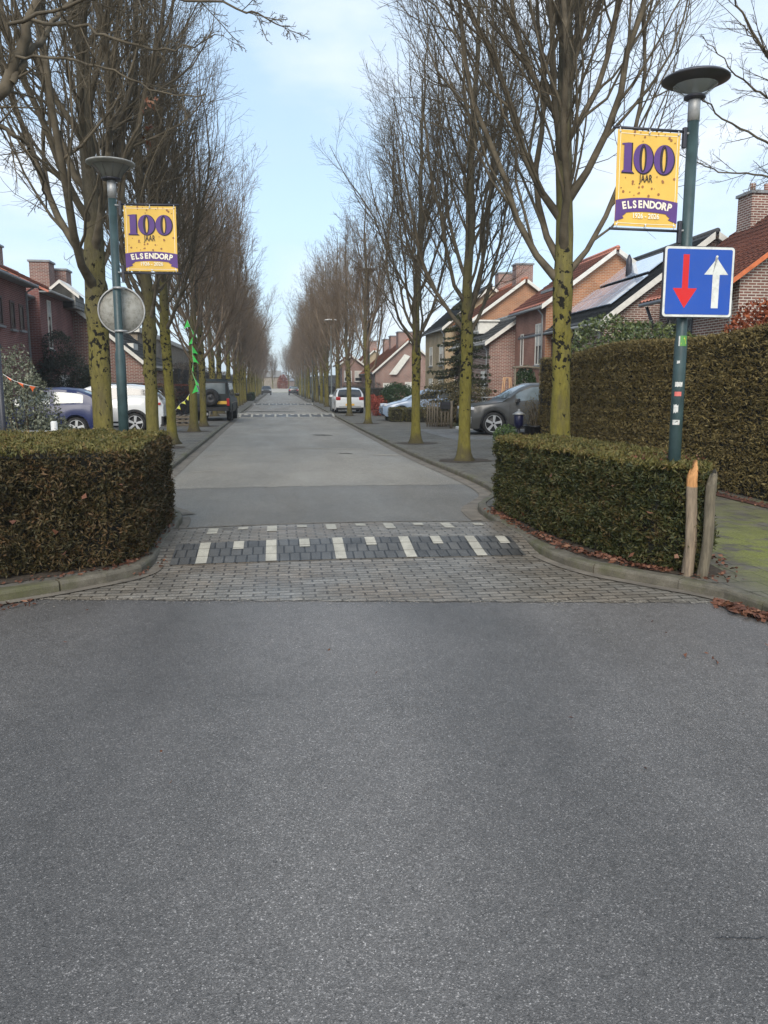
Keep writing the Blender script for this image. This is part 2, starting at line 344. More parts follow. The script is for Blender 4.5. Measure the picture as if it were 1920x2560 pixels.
def kerb(name, P, side):
    # side +1: pavement lies to the right of the path direction
    prof = [(0.0, -.05), (0.0, KH - .025), (.008, KH - .007), (.025, KH + .004), (.105, KH + .006), (.108, -.05)]
    rows = [zoff(P, side * o) for o, z in prof]; mb = MB(); K = len(prof); rk = random.Random(4)
    for i in range(0, len(P) - 1, 2):
        ids = [i, i + 1] + ([i + 2] if i + 2 < len(P) else []); w = rk.uniform(-.004, .004); sh = rk.uniform(-.004, .004); vs = []
        for n_, q in enumerate(ids):
            for k, (o, z) in enumerate(prof):
                x, y = rows[k][q]
                if n_ == 0: xn, yn = rows[k][ids[1]]; t = .0025 / max(.01, math.dist((x, y), (xn, yn)))
                elif n_ == len(ids) - 1: xn, yn = rows[k][ids[-2]]; t = .006 / max(.01, math.dist((x, y), (xn, yn)))
                else: xn, yn, t = x, y, 0
                vs.append((x + (xn - x) * t + sh, y + (yn - y) * t, z + (w if z > 0 else 0)))
        n = len(ids); mb.add(vs, [(a * K + k, a * K + k + 1, (a + 1) * K + k + 1, (a + 1) * K + k) for a in range(n - 1) for k in range(K - 1)] + [tuple(range(K)), tuple(range((n - 1) * K, n * K))[::-1]], False)
    o = mb.build(name, M['kerb']); o['kind'] = 'structure'; return o
def resample(P, st):
    s = [0.0]
    for a, b in zip(P[:-1], P[1:]): s.append(s[-1] + math.dist(a, b))
    n = int(s[-1] / st); t = np.linspace(0, s[-1], n + 1)
    return list(zip(np.interp(t, s, [p[0] for p in P]).tolist(), np.interp(t, s, [p[1] for p in P]).tolist()))
kerb('kerb_right', resample(KR, .4), 1); kerb('kerb_left', resample(KL, .4), -1)
sheet('ground', [(-900, -200), (900, -200), (900, 1500), (-900, 1500)], -.03, M['ground'])
sheet('pavement_right', zoff(KR, .12) + [(60, 200), (60, 1.2)], KH - .002, M['pave_r'])
sheet('pavement_left', (zoff(KL, -.12) + [(-60, 200), (-60, 3.2)])[::-1], KH - .002, M['pave_l'])
EDGE = [(x, 6.13 - .15 * (x - .4) - .02 * (x - .4) ** 2 * (1 if x < 0 else -.2)) for x in np.linspace(-6, 4.4, 30)]
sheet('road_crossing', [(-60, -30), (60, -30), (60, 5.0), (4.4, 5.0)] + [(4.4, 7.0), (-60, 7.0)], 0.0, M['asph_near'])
def HZ(y):
    def ss(a, b, t):
        t = min(1, max(0, (t - a) / (b - a))); return t * t * (3 - 2 * t)
    return .085 * ss(7.45, 8.25, y) - .085 * ss(9.08, 9.6, y)
def CZ(x, y):
    t = max(0, 1 - ((x - .7) / 1.85) ** 2); a = min(1, max(0, (y - 7.0) / 1.2)); b = min(1, max(0, (10.6 - y) / 1.2))
    return .032 * t * a * b
def jag(x, a=.02): return a * (math.sin(x * 9.1) + .7 * math.sin(x * 23.7 + 1) + .5 * math.sin(x * 51 + 2))
def strip(name, x0, x1, ys, dz, mat, nx=2, sk=lambda x, y: y):
    nx = max(nx, 24); xs = np.linspace(x0, x1, nx); vs = [(x, sk(x, y), HZ(sk(x, y)) + CZ(x, sk(x, y)) + dz) for y in ys for x in xs]
    fs = [(i * nx + j, i * nx + j + 1, (i + 1) * nx + j + 1, (i + 1) * nx + j) for i in range(len(ys) - 1) for j in range(nx - 1)]
    o = MB().add(vs, fs, True).build(name, mat); o['kind'] = 'structure'; return o
strip('brick_paving', -6, 4.4, list(np.linspace(5.7, 9.42, 60)), .004, M['paver'], 160, lambda x, y: max(y, 6.13 - .15 * (x - .4) + jag(x, .008)) if y < 6.5 else y)
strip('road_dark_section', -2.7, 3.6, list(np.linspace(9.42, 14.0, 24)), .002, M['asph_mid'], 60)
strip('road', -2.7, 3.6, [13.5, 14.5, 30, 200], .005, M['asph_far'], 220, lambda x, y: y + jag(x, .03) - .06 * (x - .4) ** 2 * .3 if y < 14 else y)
strip('road_seam', -1.2, 2.6, [9.09, 9.13], .009, M['dirt'])
strip('speed_hump_band', -1.05, 2.42, list(np.linspace(7.56, 8.16, 9)), .009, M['paver_black'])
mw = MB()
def patch(x0, x1, ya, yb, dz=.013, sh=0.0):
    ys = np.linspace(ya, yb, 6); n = len(ys)
    vs = [(x + sh * (y - ya), y, HZ(y) + CZ(x, y) + dz) for y in ys for x in (x0, x1)]
    mw.add(vs, [(2 * i, 2 * i + 1, 2 * i + 3, 2 * i + 2) for i in range(n - 1)])
for i in range(5):
    xc = W(508 + i * 170.2, 1381, 7.85)[0]
    patch(xc - .052, xc + .052, 7.56, 8.16)
    xs = xc + .335; patch(xs - .052, xs + .052, 7.92, 8.16)
for i, dx in enumerate((460, 525, 588, 653, 715, 780, 840, 905, 965, 1035)):
    xc = W(dx * 1.1573, 1325, 8.85)[0]
    patch(xc - .055, xc + .055, 8.66 if i % 2 == 0 else 8.84, 9.0, .009)
o = mw.build('speed_hump_marks', M['paver_white']); o['kind'] = 'structure'
for Yh, nm in ((44.3, 'hump'), (72.3, 'hump')):
    b = MB(); w = MB(); z = MB()
    z.add([(-2.3, Yh - .1, .006), (3.1, Yh - .1, .006), (3.1, Yh + 1.6, .14), (-2.3, Yh + 1.6, .14), (-2.3, Yh + 3, .14), (3.1, Yh + 3, .14), (3.1, Yh + 4, .005), (-2.3, Yh + 4, .005)], [(0, 1, 2, 3), (3, 2, 5, 4), (4, 5, 6, 7)])
    z.build('raised_road_table', M['asph_far'])['kind'] = 'structure'
    b.add([(-2.2, Yh, .016), (3.0, Yh, .016), (3.0, Yh + 1.15, .116), (-2.2, Yh + 1.15, .116)], [(0, 1, 2, 3)])
    b.build('speed_hump_band', M['paver_black'])['kind'] = 'structure'
    for i in range(9):
        x = -2.15 + i * .64
        w.add([(x, Yh - .05, .018), (x + .11, Yh - .05, .018), (x + .11, Yh + 1.2, .126), (x, Yh + 1.2, .126)], [(0, 1, 2, 3)])
        if i < 8: w.add([(x + .25, Yh + .75, .090), (x + .45, Yh + .75, .090), (x + .45, Yh + 1.2, .126), (x + .25, Yh + 1.2, .126)], [(0, 1, 2, 3)])
    w.build('speed_hump_marks', M['paver_white'])['kind'] = 'structure'
# gutters, verge soil, drive ways
def ribbon(name, P, a, b, z, mat):
    A = zoff(P, a); B = zoff(P, b); n = len(P); vs = [(x, y, z) for x, y in A] + [(x, y, z) for x, y in B]
    o = MB().add(vs, [(i, i + 1, n + i + 1, n + i) for i in range(n - 1)]).build(name, mat); o['kind'] = 'structure'; return o
ribbon('gutter_right', KR[45:], -.22, 0, .011, M['dirt']); ribbon('gutter_left', KL[42:], .22, 0, .011, M['dirt'])
ribbon('gutter_near_right', KR[20:46], -.10, 0, .0125, M['dirt']); ribbon('gutter_near_left', KL[8:42], .10, 0, .0125, M['dirt'])
M['edging'] = paver('edging_bricks', (.16, .07, .055), (.11, .05, .04), (.04, .03, .025), w=.1, h=.2)
def soil(name, poly, z=KH + .003, m='soil'): return sheet(name, poly, z, M[m])
soil('hedge_bed_right', [(2.70, 10.3), (2.68, 7.9), (2.84, 7.0), (3.2, 6.42), (3.5, 6.12), (3.8, 6.3), (3.95, 7.6), (3.9, 10.6)])
soil('hedge_bed_left', [(-1.35, 10.2), (-1.33, 7.7), (-1.45, 7.25), (-2.3, 6.62), (-3.5, 6.0), (-6, 5.2), (-6, 9.5), (-2.6, 9.9)])
soil('driveway_right', [(5.2, 23.6), (13, 23.6), (13, 29.0), (5.0, 29.6)], KH + .003, 'drive')
soil('garden_right', [(6.9, 4), (14, 4), (14, 23), (6.9, 21)], KH + .004, 'ground')
soil('driveway_left', [(-14, 24.0), (-3.6, 24.0), (-3.6, 31), (-14, 31)], KH + .003, 'drive')
soil('garden_left', [(-14, 9.5), (-4.6, 9.5), (-4.4, 23.5), (-14, 23.5)], KH + .004, 'ground')
soil('garden_right_far', [(6.9, 31), (40, 31), (40, 195), (6.9, 195)], KH + .004, 'ground')
soil('garden_left_far', [(-6.0, 32), (-6.0, 195), (-40, 195), (-40, 32)], KH + .004, 'ground')
soil('parking_bay_left', [(-3.6, 36), (-2.3, 36), (-2.35, 42), (-3.8, 42)], KH + .003, 'drive')
def pit(x, y, w=.62, d=.55):
    n = 18; rr = random.Random(int(y * 10)); sheet('tree_pit', [(x + w * math.cos(2 * math.pi * i / n) * rr.uniform(.8, 1.15), y + d * math.sin(2 * math.pi * i / n) * rr.uniform(.8, 1.15)) for i in range(n)], KH + .004, M['soil'])
for x, y in ((3.95, 16.9), (3.82, 22.25), (3.8, 34.3), (3.8, 43.4), (-2.95, 18.3), (-2.95, 21.5), (-2.97, 29.0), (-2.98, 32.8), (-3.3, 44), (-3.3, 48), (3.85, 53.8), (3.85, 62.5)): pit(x, y)
soil('edging_bricks', [(6.35, 7.4), (6.52, 7.4), (6.44, 20.4), (6.27, 20.4)], KH + .012, 'edging')
def streak(name, xa, ya, xb, yb, w, mat, z=.0125):
    A = G(xa, ya); B = G(xb, yb); n = 14; vs = []; rr = random.Random(int(xa))
    for i in range(n + 1):
        t = i / n; p = A.lerp(B, t); q = w * (math.sin(math.pi * t) ** .5 + .12) * rr.uniform(.6, 1.2); o_ = rr.uniform(-.02, .02) * w * 4; vs += [(p.x, p.y - q + o_, z), (p.x, p.y + q + o_, z)]
    MB().add(vs, [(2 * i, 2 * i + 2, 2 * i + 3, 2 * i + 1) for i in range(n)]).build(name, M[mat])['kind'] = 'structure'
M['repair'] = plain('road_repair', (.085, .075, .06), .75, .3, 8); M['sand'] = plain('road_sand', (.36, .32, .26), .85, .15, 8)
streak('road_repair', 780, 1088, 832, 1089, .30, 'repair'); streak('road_repair', 846, 1134, 882, 1135, .10, 'repair'); streak('road_repair', 606, 1029, 742, 1030, .9, 'repair')
streak('road_line', 722, 1121, 920, 1124, .05, 'sand'); streak('road_line', 500, 1145, 560, 1136, .05, 'sand'); streak('road_line', 930, 1138, 1006, 1139, .12, 'sand'); streak('road_line', 470, 1182, 540, 1178, .03, 'sand')
# hairline crack in the near asphalt
ck = MB(); p = G(1790, 2343, .003); q = G(1935, 2345, .003)
pts = [p.lerp(q, t) + Vector((0, random.uniform(-.006, .006), 0)) for t in np.linspace(0, 1.6, 26)]
for a, b in zip(pts[:-1], pts[1:]): ck.add([a, b, b + Vector((0, .004, 0)), a + Vector((0, .003, 0))], [(0, 1, 2, 3)])
ck.build('road_crack', M['black'])['kind'] = 'structure'
# ================================================================== LEAVES AND HEDGES
def unit(a): return a / (np.linalg.norm(a, axis=1, keepdims=True) + 1e-9)
def leaf_quads(P, L, Wd, bias=None, bw=0.0, rng=RNG):
    n = len(P); a = unit(rng.normal(size=(n, 3)) + (0 if bias is None else bias * bw)); r = unit(rng.normal(size=(n, 3)))
    b = unit(np.cross(a, r)); l = L * rng.uniform(.6, 1.3, (n, 1)); w = Wd * rng.uniform(.6, 1.3, (n, 1))
    c = np.cross(a, b) * w * .25
    V = np.stack([P - a * l * .5, P + b * w * .5 + c, P + a * l * .5, P - b * w * .5 + c], 1).reshape(-1, 3)
    return V, np.arange(n * 4, dtype=np.int32).reshape(-1, 4)
def lump(P, f=2.2, ph=0.0):
    x, y, z = P[:, 0] * f, P[:, 1] * f, P[:, 2] * f
    return (np.sin(x * 1.7 + ph + np.sin(y * 1.3)) + np.sin(y * 2.1 + 1.3 + ph + np.sin(z * 1.9)) + np.sin(z * 2.3 + .7 + np.sin(x * 2.1 + ph)) + .6 * np.sin(x * 4.3 + y * 3.7 + ph) + .5 * np.sin(z * 5.1 + y * 4.4)) / 4.1
def hedge(name, label, cat, poly, z0, ztop, nside, ntop, L, Wd, mside, mtop, amp=.05, group=None, freq=2.2, gap=0.0, rnd=.1):
    """poly: footprint, counter-clockwise. ztop: number or f(x, y)"""
    zt = ztop if callable(ztop) else (lambda x, y: ztop)
    root = empty(name, (poly[0][0], poly[0][1], z0)); tag(root, label, cat, group)
    E = []; 
    for i in range(len(poly)):
        a, b = poly[i], poly[(i + 1) % len(poly)]; E.append((a, b, math.dist(a, b)))
    tot = sum(e[2] for e in E); Ps = []; Ns = []
    for a, b, l in E:
        n = int(nside * l / tot); t = RNG.uniform(0, 1, n); h = RNG.uniform(0, 1, n)
        x = a[0] + (b[0] - a[0]) * t; y = a[1] + (b[1] - a[1]) * t; nx, ny = (b[1] - a[1]) / l, -(b[0] - a[0]) / l
        zz = np.array([zt(p, q) for p, q in zip(x, y)]); z = z0 + .02 + h * (zz - z0 - .02)
        P = np.stack([x, y, z], 1); N = np.tile(np.array([[nx, ny, 0.0]]), (n, 1))
        edge = np.clip((z - (zz - rnd)) / rnd, 0, 1) ** 2 * rnd * .6 
        d = lump(P, freq) * amp + lump(P, freq * 3.1, 4.0) * amp * .8 + lump(P, freq * 7.3, 9.0) * amp * .55 + RNG.normal(-.012, .018, n) + (RNG.uniform(0, 1, n) > .985) * RNG.uniform(0, .05, n) - edge
        foot = np.clip((.25 - (z - z0)) / .25, 0, 1) * .05
        P = P + N * (d - foot)[:, None]; Ps.append(P); Ns.append(N)
    P = np.concatenate(Ps); N = np.concatenate(Ns)
    if gap: k = (lump(P, freq * 1.7, 2.0) + RNG.normal(0, .35, len(P))) > -1 + gap; P = P[k]; N = N[k]
    V, F = leaf_quads(P, L, Wd, N + np.array([[0, 0, .5]]), .8)
    o = link('foliage', np_mesh('foliage', V - np.array(root.location), F, M[mside]), root)
    # top
    xs = [p[0] for p in poly]; ys = [p[1] for p in poly]; T = []
    def inside(x, y):
        c = False; j = len(poly) - 1
        for i in range(len(poly)):
            if (poly[i][1] > y) != (poly[j][1] > y) and x < (poly[j][0] - poly[i][0]) * (y - poly[i][1]) / (poly[j][1] - poly[i][1]) + poly[i][0]: c = not c
            j = i
        return c
    while len(T) < ntop:
        x, y = random.uniform(min(xs), max(xs)), random.uniform(min(ys), max(ys))
        if inside(x, y): T.append((x, y, zt(x, y)))
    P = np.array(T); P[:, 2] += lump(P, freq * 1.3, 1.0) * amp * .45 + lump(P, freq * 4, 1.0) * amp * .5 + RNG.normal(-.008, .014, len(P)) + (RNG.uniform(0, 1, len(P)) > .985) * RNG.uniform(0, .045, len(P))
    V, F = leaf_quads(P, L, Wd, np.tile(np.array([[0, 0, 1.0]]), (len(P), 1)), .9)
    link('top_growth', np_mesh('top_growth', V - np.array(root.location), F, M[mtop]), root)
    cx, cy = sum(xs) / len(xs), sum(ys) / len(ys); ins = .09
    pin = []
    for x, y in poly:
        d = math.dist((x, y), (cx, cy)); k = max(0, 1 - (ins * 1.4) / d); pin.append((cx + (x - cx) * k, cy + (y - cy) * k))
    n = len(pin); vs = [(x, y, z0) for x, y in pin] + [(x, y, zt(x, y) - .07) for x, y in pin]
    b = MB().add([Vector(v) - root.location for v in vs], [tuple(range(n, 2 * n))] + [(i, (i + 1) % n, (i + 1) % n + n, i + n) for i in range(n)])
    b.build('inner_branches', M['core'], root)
    return root
HR = [(2.72, 9.95), (2.80, 8.4), (3.02, 7.2), (3.24, 6.40), (3.50, 6.26), (3.72, 6.45), (3.78, 7.2), (3.80, 8.6), (3.72, 10.2), (3.2, 10.4)]
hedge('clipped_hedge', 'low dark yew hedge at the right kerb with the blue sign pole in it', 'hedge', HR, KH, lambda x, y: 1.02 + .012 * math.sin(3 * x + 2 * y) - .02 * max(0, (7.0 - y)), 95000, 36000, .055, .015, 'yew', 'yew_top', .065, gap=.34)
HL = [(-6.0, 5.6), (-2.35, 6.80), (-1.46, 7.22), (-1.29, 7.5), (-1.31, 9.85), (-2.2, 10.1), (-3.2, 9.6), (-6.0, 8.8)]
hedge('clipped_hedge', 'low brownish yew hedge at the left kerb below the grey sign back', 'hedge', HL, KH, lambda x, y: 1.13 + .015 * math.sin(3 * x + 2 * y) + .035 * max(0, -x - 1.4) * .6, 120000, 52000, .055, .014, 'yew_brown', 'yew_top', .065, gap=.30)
HT = [(6.72, 7.2), (8.2, 7.0), (8.3, 20.3), (6.75, 20.4), (6.66, 14)]
hedge('tall_hedge', 'tall olive brown conifer hedge behind the sign pole on the right', 'hedge', HT[::-1][::-1], KH, lambda x, y: 2.58 + .06 * math.sin(y * .9) - .012 * (y - 7) + (.16 if y > 19.2 and False else 0), 170000, 20000, .075, .018, 'tall_hedge', 'tall_hedge', .04, freq=3.2)
# fallen leaves
def litter(name, pts, n, spread, L=.055, z=KH + .012, slope=None):
    P = []
    for i in range(n):
        k = random.random() * (len(pts) - 1); a = int(k); t = k - a
        x = pts[a][0] * (1 - t) + pts[a + 1][0] * t + random.gauss(0, spread); y = pts[a][1] * (1 - t) + pts[a + 1][1] * t + random.gauss(0, spread)
        P.append((x, y, z + random.random() * .02))
    P = np.array(P); V, F = leaf_quads(P, L, L * .75, None, 0)
    V = V.reshape(-1, 4, 3); c = V.mean(1, keepdims=True); V = c + (V - c) * np.array([1, 1, .6]); V = V.reshape(-1, 3)
    o = link(name, np_mesh(name, V, F, M['litter'])); o['kind'] = 'stuff'; return o
litter('leaf_litter', [(2.70, 9.9), (2.72, 8.2), (2.84, 7.3), (3.1, 6.7), (3.3, 6.4)], 520, .045, .058)
litter('leaf_litter', [(-1.27, 9.6), (-1.27, 7.7), (-1.45, 7.1), (-2.3, 6.58), (-3.3, 6.15)], 260, .04, .042)
litter('leaf_litter', [(3.35, 5.62), (3.48, 5.2), (3.56, 4.8)], 260, .045, .075, z=.02)
litter('leaf_litter', [(-1.1, 9.0), (-1.08, 7.7), (-1.25, 7.1)], 60, .05, .04, z=.02)
litter('leaf_litter', [(-2.4, 6.1), (-1.9, 6.4)], 40, .07, z=.012)
litter('leaf_litter', [(3.4, 6.1), (3.7, 6.05), (4.1, 7)], 50, .07)
litter('leaf_litter', [(2.9, 9.5), (3.2, 8.0), (3.5, 6.6), (3.7, 7.5)], 90, .16, .05, z=1.035)
litter('leaf_litter', [(6.45, 8.5), (6.55, 13)], 260, .1)
litter('leaf_litter', [(2.5, 4.4), (2.9, 4.6), (3.2, 4.2)], 7, .12, .05, z=.008)
litter('leaf_litter', [(-.9, 3.0), (3.3, 3.6), (2.9, 5.0), (-1.6, 5.2)], 14, .3, .03, z=.008)

# grit along the seam between paving and asphalt, and single leaves caught in the hedges
gp = []
for i in range(900):
    x = random.uniform(-2.2, 3.3); y = 6.13 - .15 * (x - .4) + random.gauss(-.01, .035) * (1 if random.random() < .8 else 4); gp.append((x, y, .012))
V, F = leaf_quads(np.array(gp), .016, .012); V = V.reshape(-1, 4, 3); c_ = V.mean(1, keepdims=True); V = (c_ + (V - c_) * np.array([1, 1, .2])).reshape(-1, 3)
o = link('grit', np_mesh('grit', V, F, M['sand'])); o['kind'] = 'stuff'
lp = [tuple(W(x, y, Y)) for x, y, Y in ((1376, 1187, 7.9), (1307, 1287, 8.9), (1578, 1387, 6.55), (1625, 1280, 6.4), (1690, 1390, 6.3), (1535, 1215, 6.75), (136, 1330, 6.85), (300, 1210, 7.1), (160, 1382, 6.8), (32, 1302, 6.7), (210, 1240, 7.05))]
V, F = leaf_quads(np.array(lp), .075, .05); o = link('caught_leaves', np_mesh('caught_leaves', V, F, M['litter'])); o['kind'] = 'stuff'
# ================================================================== TREES
def tubes(P, R, n=4):
    N, K, _ = P.shape
    T = np.empty_like(P); T[:, 1:-1] = P[:, 2:] - P[:, :-2]; T[:, 0] = P[:, 1] - P[:, 0]; T[:, -1] = P[:, -1] - P[:, -2]
    T /= np.linalg.norm(T, axis=2, keepdims=True) + 1e-9
    ref = np.where(np.abs(T[:, :1, 0:1]) > .8, np.array([[[0, 1.0, 0]]]), np.array([[[1.0, 0, 0]]]))
    A = np.cross(T, np.broadcast_to(ref, T.shape)); A /= np.linalg.norm(A, axis=2, keepdims=True) + 1e-9; B = np.cross(T, A)
    q = np.arange(n) * 2 * np.pi / n
    V = P[:, :, None, :] + (A[:, :, None, :] * np.cos(q)[None, None, :, None] + B[:, :, None, :] * np.sin(q)[None, None, :, None]) * R[:, :, None, None]
    base = (np.arange(N) * K * n)[:, None, None]; i = np.arange(K - 1)[None, :, None] * n; j = np.arange(n)[None, None, :]; j2 = (j + 1) % n
    F = np.stack([base + i + j, base + i + j2, base + i + n + j2, base + i + n + j], -1).reshape(-1, 4)
    return V.reshape(-1, 3), F
def grow(S, D, L, K, up, jit, rng, ctr=None, out=0.0):
    N = len(S); P = np.empty((N, K, 3)); Dd = np.empty((N, K, 3)); P[:, 0] = S; d = D.copy(); Dd[:, 0] = d; ds = (L / (K - 1))[:, None]
    for k in range(1, K):
        d = d + np.array([[0, 0, 1.0]]) * up * np.minimum(ds, .6) + rng.normal(0, jit, (N, 3)) * np.sqrt(np.minimum(ds, .5))
        d = unit(d); P[:, k] = P[:, k - 1] + d * ds; Dd[:, k] = d
    return P, Dd
def kids(P, D, R, L, m, s0, s1, ang, lr, rng, outb=0.0, pw=1.0):
    N, K, _ = P.shape; s = s0 + (s1 - s0) * (np.arange(m)[None, :] + rng.uniform(0, 1, (N, m))) / m
    f = s * (K - 1); a = np.minimum(f.astype(int), K - 2); t = (f - a)[..., None]; ix = np.arange(N)[:, None]
    S = (P[ix, a] * (1 - t) + P[ix, a + 1] * t).reshape(-1, 3); d = (D[ix, a] * (1 - t) + D[ix, a + 1] * t).reshape(-1, 3)
    r = (R[ix, a] * (1 - t[..., 0]) + R[ix, a + 1] * t[..., 0]).reshape(-1)
    rv = rng.normal(size=d.shape)
    if outb: rr = S.copy(); rr[:, 2] = 0; rv += unit(rr) * outb
    rv -= d * (rv * d).sum(1, keepdims=True); rv = unit(rv); th = np.radians(rng.normal(ang, ang * .25, len(d)))[:, None]
    d2 = unit(d * np.cos(th) + rv * np.sin(th))
    LL = (np.repeat(L, m) * (1 - s.reshape(-1) * .55) ** pw * rng.uniform(lr[0], lr[1], len(d)))
    return S, d2, r, LL
def taper(r0, K, r1, p=1.0):
    t = np.linspace(0, 1, K)[None, :]; return r1 + (r0[:, None] - r1) * (1 - t) ** p
def make_tree(seed, H=11.5, r0=.13, fork=3.0, nl=13, m2=13, m3=8, m4=5, tw=.004, tilt=50, spread=.30, kn=2, ztop_limb=.62, limbL=.80):
    rng = np.random.default_rng(seed)
    K = 22; z = np.concatenate([[-.15, .02, .12, .3, .6, 1.0], np.linspace(1.5, H, K - 6)])
    x = np.cumsum(rng.normal(0, .018, K)) * np.clip(z / 3, 0, 1.6); y = np.cumsum(rng.normal(0, .018, K)) * np.clip(z / 3, 0, 1.6)
    TP = np.stack([x, y, z], 1)[None]
    fk = np.clip((z - fork) / (H - fork), 0, 1)
    TR = r0 * (1 - .13 * np.clip(z / fork, 0, 1)) * (1 - fk) ** .85 + .008
    TR = TR + r0 * (.75 * np.exp(-np.clip(z, 0, 9) / .10) + .15 * np.exp(-np.clip(z, 0, 9) / .5)) + r0 * .16 * np.exp(-((z - fork) / .5) ** 2)
    TR = TR[None]
    # trunk mesh with bumps: dense rings
    zz = np.linspace(-.15, H, 150); nr = 14; VV = []
    xi, yi, ri = np.interp(zz, z, x), np.interp(zz, z, y), np.interp(zz, z, TR[0])
    q = np.arange(nr) * 2 * np.pi / nr
    ph = rng.uniform(0, 6, 4)
    knots = [(rng.uniform(.58, .97) * fork, rng.uniform(0, 6.28)) for _ in range(kn)] + [(rng.uniform(.6, 1.0) * fork, 4.7 + rng.uniform(-.7, .7)) for _ in range(2)]
    for k, h in enumerate(zz):
        rr = ri[k] * (1 + .05 * np.sin(3 * q + ph[0] + h * .9) + .05 * np.sin(2 * q + ph[1] - h * 1.3) + .03 * np.sin(5 * q + h * 4) + .025 * math.sin(h * 3.1 + ph[3]) + .02 * math.sin(h * 7.3)) + (.25 * ri[k] * np.maximum(0, np.sin(5 * q + ph[2])) * math.exp(-max(h, 0) / .10))
        for kh, ka in knots:
            dd = np.sqrt(((h - kh) / .09) ** 2 + (np.angle(np.exp(1j * (q - ka))) / .5) ** 2)
            rr = rr + .035 * np.exp(-((dd - .9) / .35) ** 2)
        VV.append(np.stack([xi[k] + rr * np.cos(q), yi[k] + rr * np.sin(q), np.full(nr, h)], 1))
    V = np.concatenate(VV); i = np.arange(149)[:, None] * nr; j = np.arange(nr)[None]; j2 = (j + 1) % nr
    F = np.stack([i + j, i + j2, i + nr + j2, i + nr + j], -1).reshape(-1, 4)
    trunk = (V, F)
    # limbs
    hs = fork * .93 + (H * ztop_limb - fork) * (np.arange(nl) / (nl - 1)) ** 1.35; az = np.arange(nl) * 2.39996 + rng.uniform(0, 6.28) + rng.normal(0, .25, nl)
    th = np.radians(tilt) * (1 - .35 * np.arange(nl) / nl) * rng.uniform(.8, 1.15, nl)
    S = np.stack([np.interp(hs, z, x), np.interp(hs, z, y), hs], 1); D = np.stack([np.sin(th) * np.cos(az), np.sin(th) * np.sin(az), np.cos(th)], 1)
    L = (H - hs) * limbL * rng.uniform(.85, 1.08, nl); rl = np.interp(hs, z, TR[0]) * rng.uniform(.28, .48, nl)
    P1, D1 = grow(S, D, L, 14, spread, .17, rng)
    R1 = taper(rl, 14, .006, .9); R1[:, 0] *= 1.3
    out = []; V, F = tubes(P1, R1, 7); out.append((V, F))
    # second order from limbs and leader
    S2, D2, r2, L2 = kids(P1, D1, R1, L, m2, .06, .97, 28, (.34, .58), rng, 1.1)
    lead = TP[:, 9:]; ld = np.zeros_like(lead); ld[..., 2] = 1
    S2b, D2b, r2b, L2b = kids(lead, ld, TR[:, 9:], np.array([H - fork]), 20, .18, .98, 35, (.16, .34), rng)
    S2 = np.concatenate([S2, S2b]); D2 = np.concatenate([D2, D2b]); r2 = np.concatenate([r2, r2b]); L2 = np.concatenate([L2, L2b])
    P2, D2 = grow(S2, D2, L2, 8, .70, .25, rng); R2 = taper(np.minimum(r2 * .5, .028), 8, tw * .9); V, F = tubes(P2, R2, 5); out.append((V, F))
    S3, D3, r3, L3 = kids(P2, D2, R2, L2, m3, .08, 1.0, 36, (.32, .60), rng, .3); L3 = np.clip(L3, .15, 1.3)
    P3, D3 = grow(S3, D3, L3, 6, .42, .32, rng); R3 = taper(np.minimum(r3 * .6, .009), 6, tw * .75); V, F = tubes(P3, R3, 3); out.append((V, F))
    S4, D4, r4, L4 = kids(P3, D3, R3, L3, m4, .15, 1.0, 42, (.35, .75), rng); L4 = np.clip(L4, .08, .45)
    P4, D4 = grow(S4, D4, L4, 4, .35, .35, rng); R4 = taper(np.minimum(r4 * .7, tw), 4, tw * .55); V, F = tubes(P4, R4, 3); out.append((V, F))
    b = 0; VS = []; FS = []
    for V, F in out: VS.append(V); FS.append(F + b); b += len(V)
    return trunk, (np.concatenate(VS), np.concatenate(FS))
def tree_meshes(seed, bark, twig, **k):
    t, c = make_tree(seed, **k)
    return np_mesh('trunk', t[0], t[1], bark, True), np_mesh('crown', c[0], c[1], twig, True)
def place_tree(ms, x, y, label, rz=0, s=1.0, group='bare street trees along the road', name='street_tree', sz=None):
    r = empty(name, (x, y, KH), rz); r.scale = (s, s, sz or s); tag(r, label, 'tree', group)
    link('trunk', ms[0], r); link('crown', ms[1], r); return r
TN1 = tree_meshes(3, M['bark'], M['twig_near'], H=12.0, r0=.125, fork=3.15, nl=18, m2=17, m3=8, m4=5, tw=.0034, tilt=50, spread=.62)
TN2 = tree_meshes(21, M['bark2'], M['twig_near'], H=12.5, r0=.165, fork=3.3, nl=18, m2=15, m3=8, m4=4, tw=.0036, tilt=54, spread=.55, kn=3)
TA = tree_meshes(5, M['bark'], M['twig_near'], H=11.3, r0=.118, fork=3.0, nl=15, m2=14, m3=8, m4=4, tw=.0038, tilt=46, spread=.70)
TB = tree_meshes(9, M['bark'], M['twig_near'], H=11.0, r0=.12, fork=2.9, nl=15, m2=14, m3=8, m4=4, tw=.0038, tilt=52, spread=.70)
TC = tree_meshes(14, M['bark2'], M['twig_near'], H=11.5, r0=.145, fork=3.1, nl=15, m2=14, m3=8, m4=4, tw=.0038, tilt=50, spread=.58)
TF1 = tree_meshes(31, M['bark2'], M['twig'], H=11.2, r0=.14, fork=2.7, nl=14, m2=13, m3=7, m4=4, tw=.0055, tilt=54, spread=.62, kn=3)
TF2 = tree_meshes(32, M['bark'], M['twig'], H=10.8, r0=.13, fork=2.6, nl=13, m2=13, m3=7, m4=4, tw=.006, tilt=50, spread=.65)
TF3 = tree_meshes(33, M['bark2'], M['twig'], H=11.6, r0=.13, fork=2.8, nl=15, m2=13, m3=7, m4=4, tw=.006, tilt=52, spread=.55)
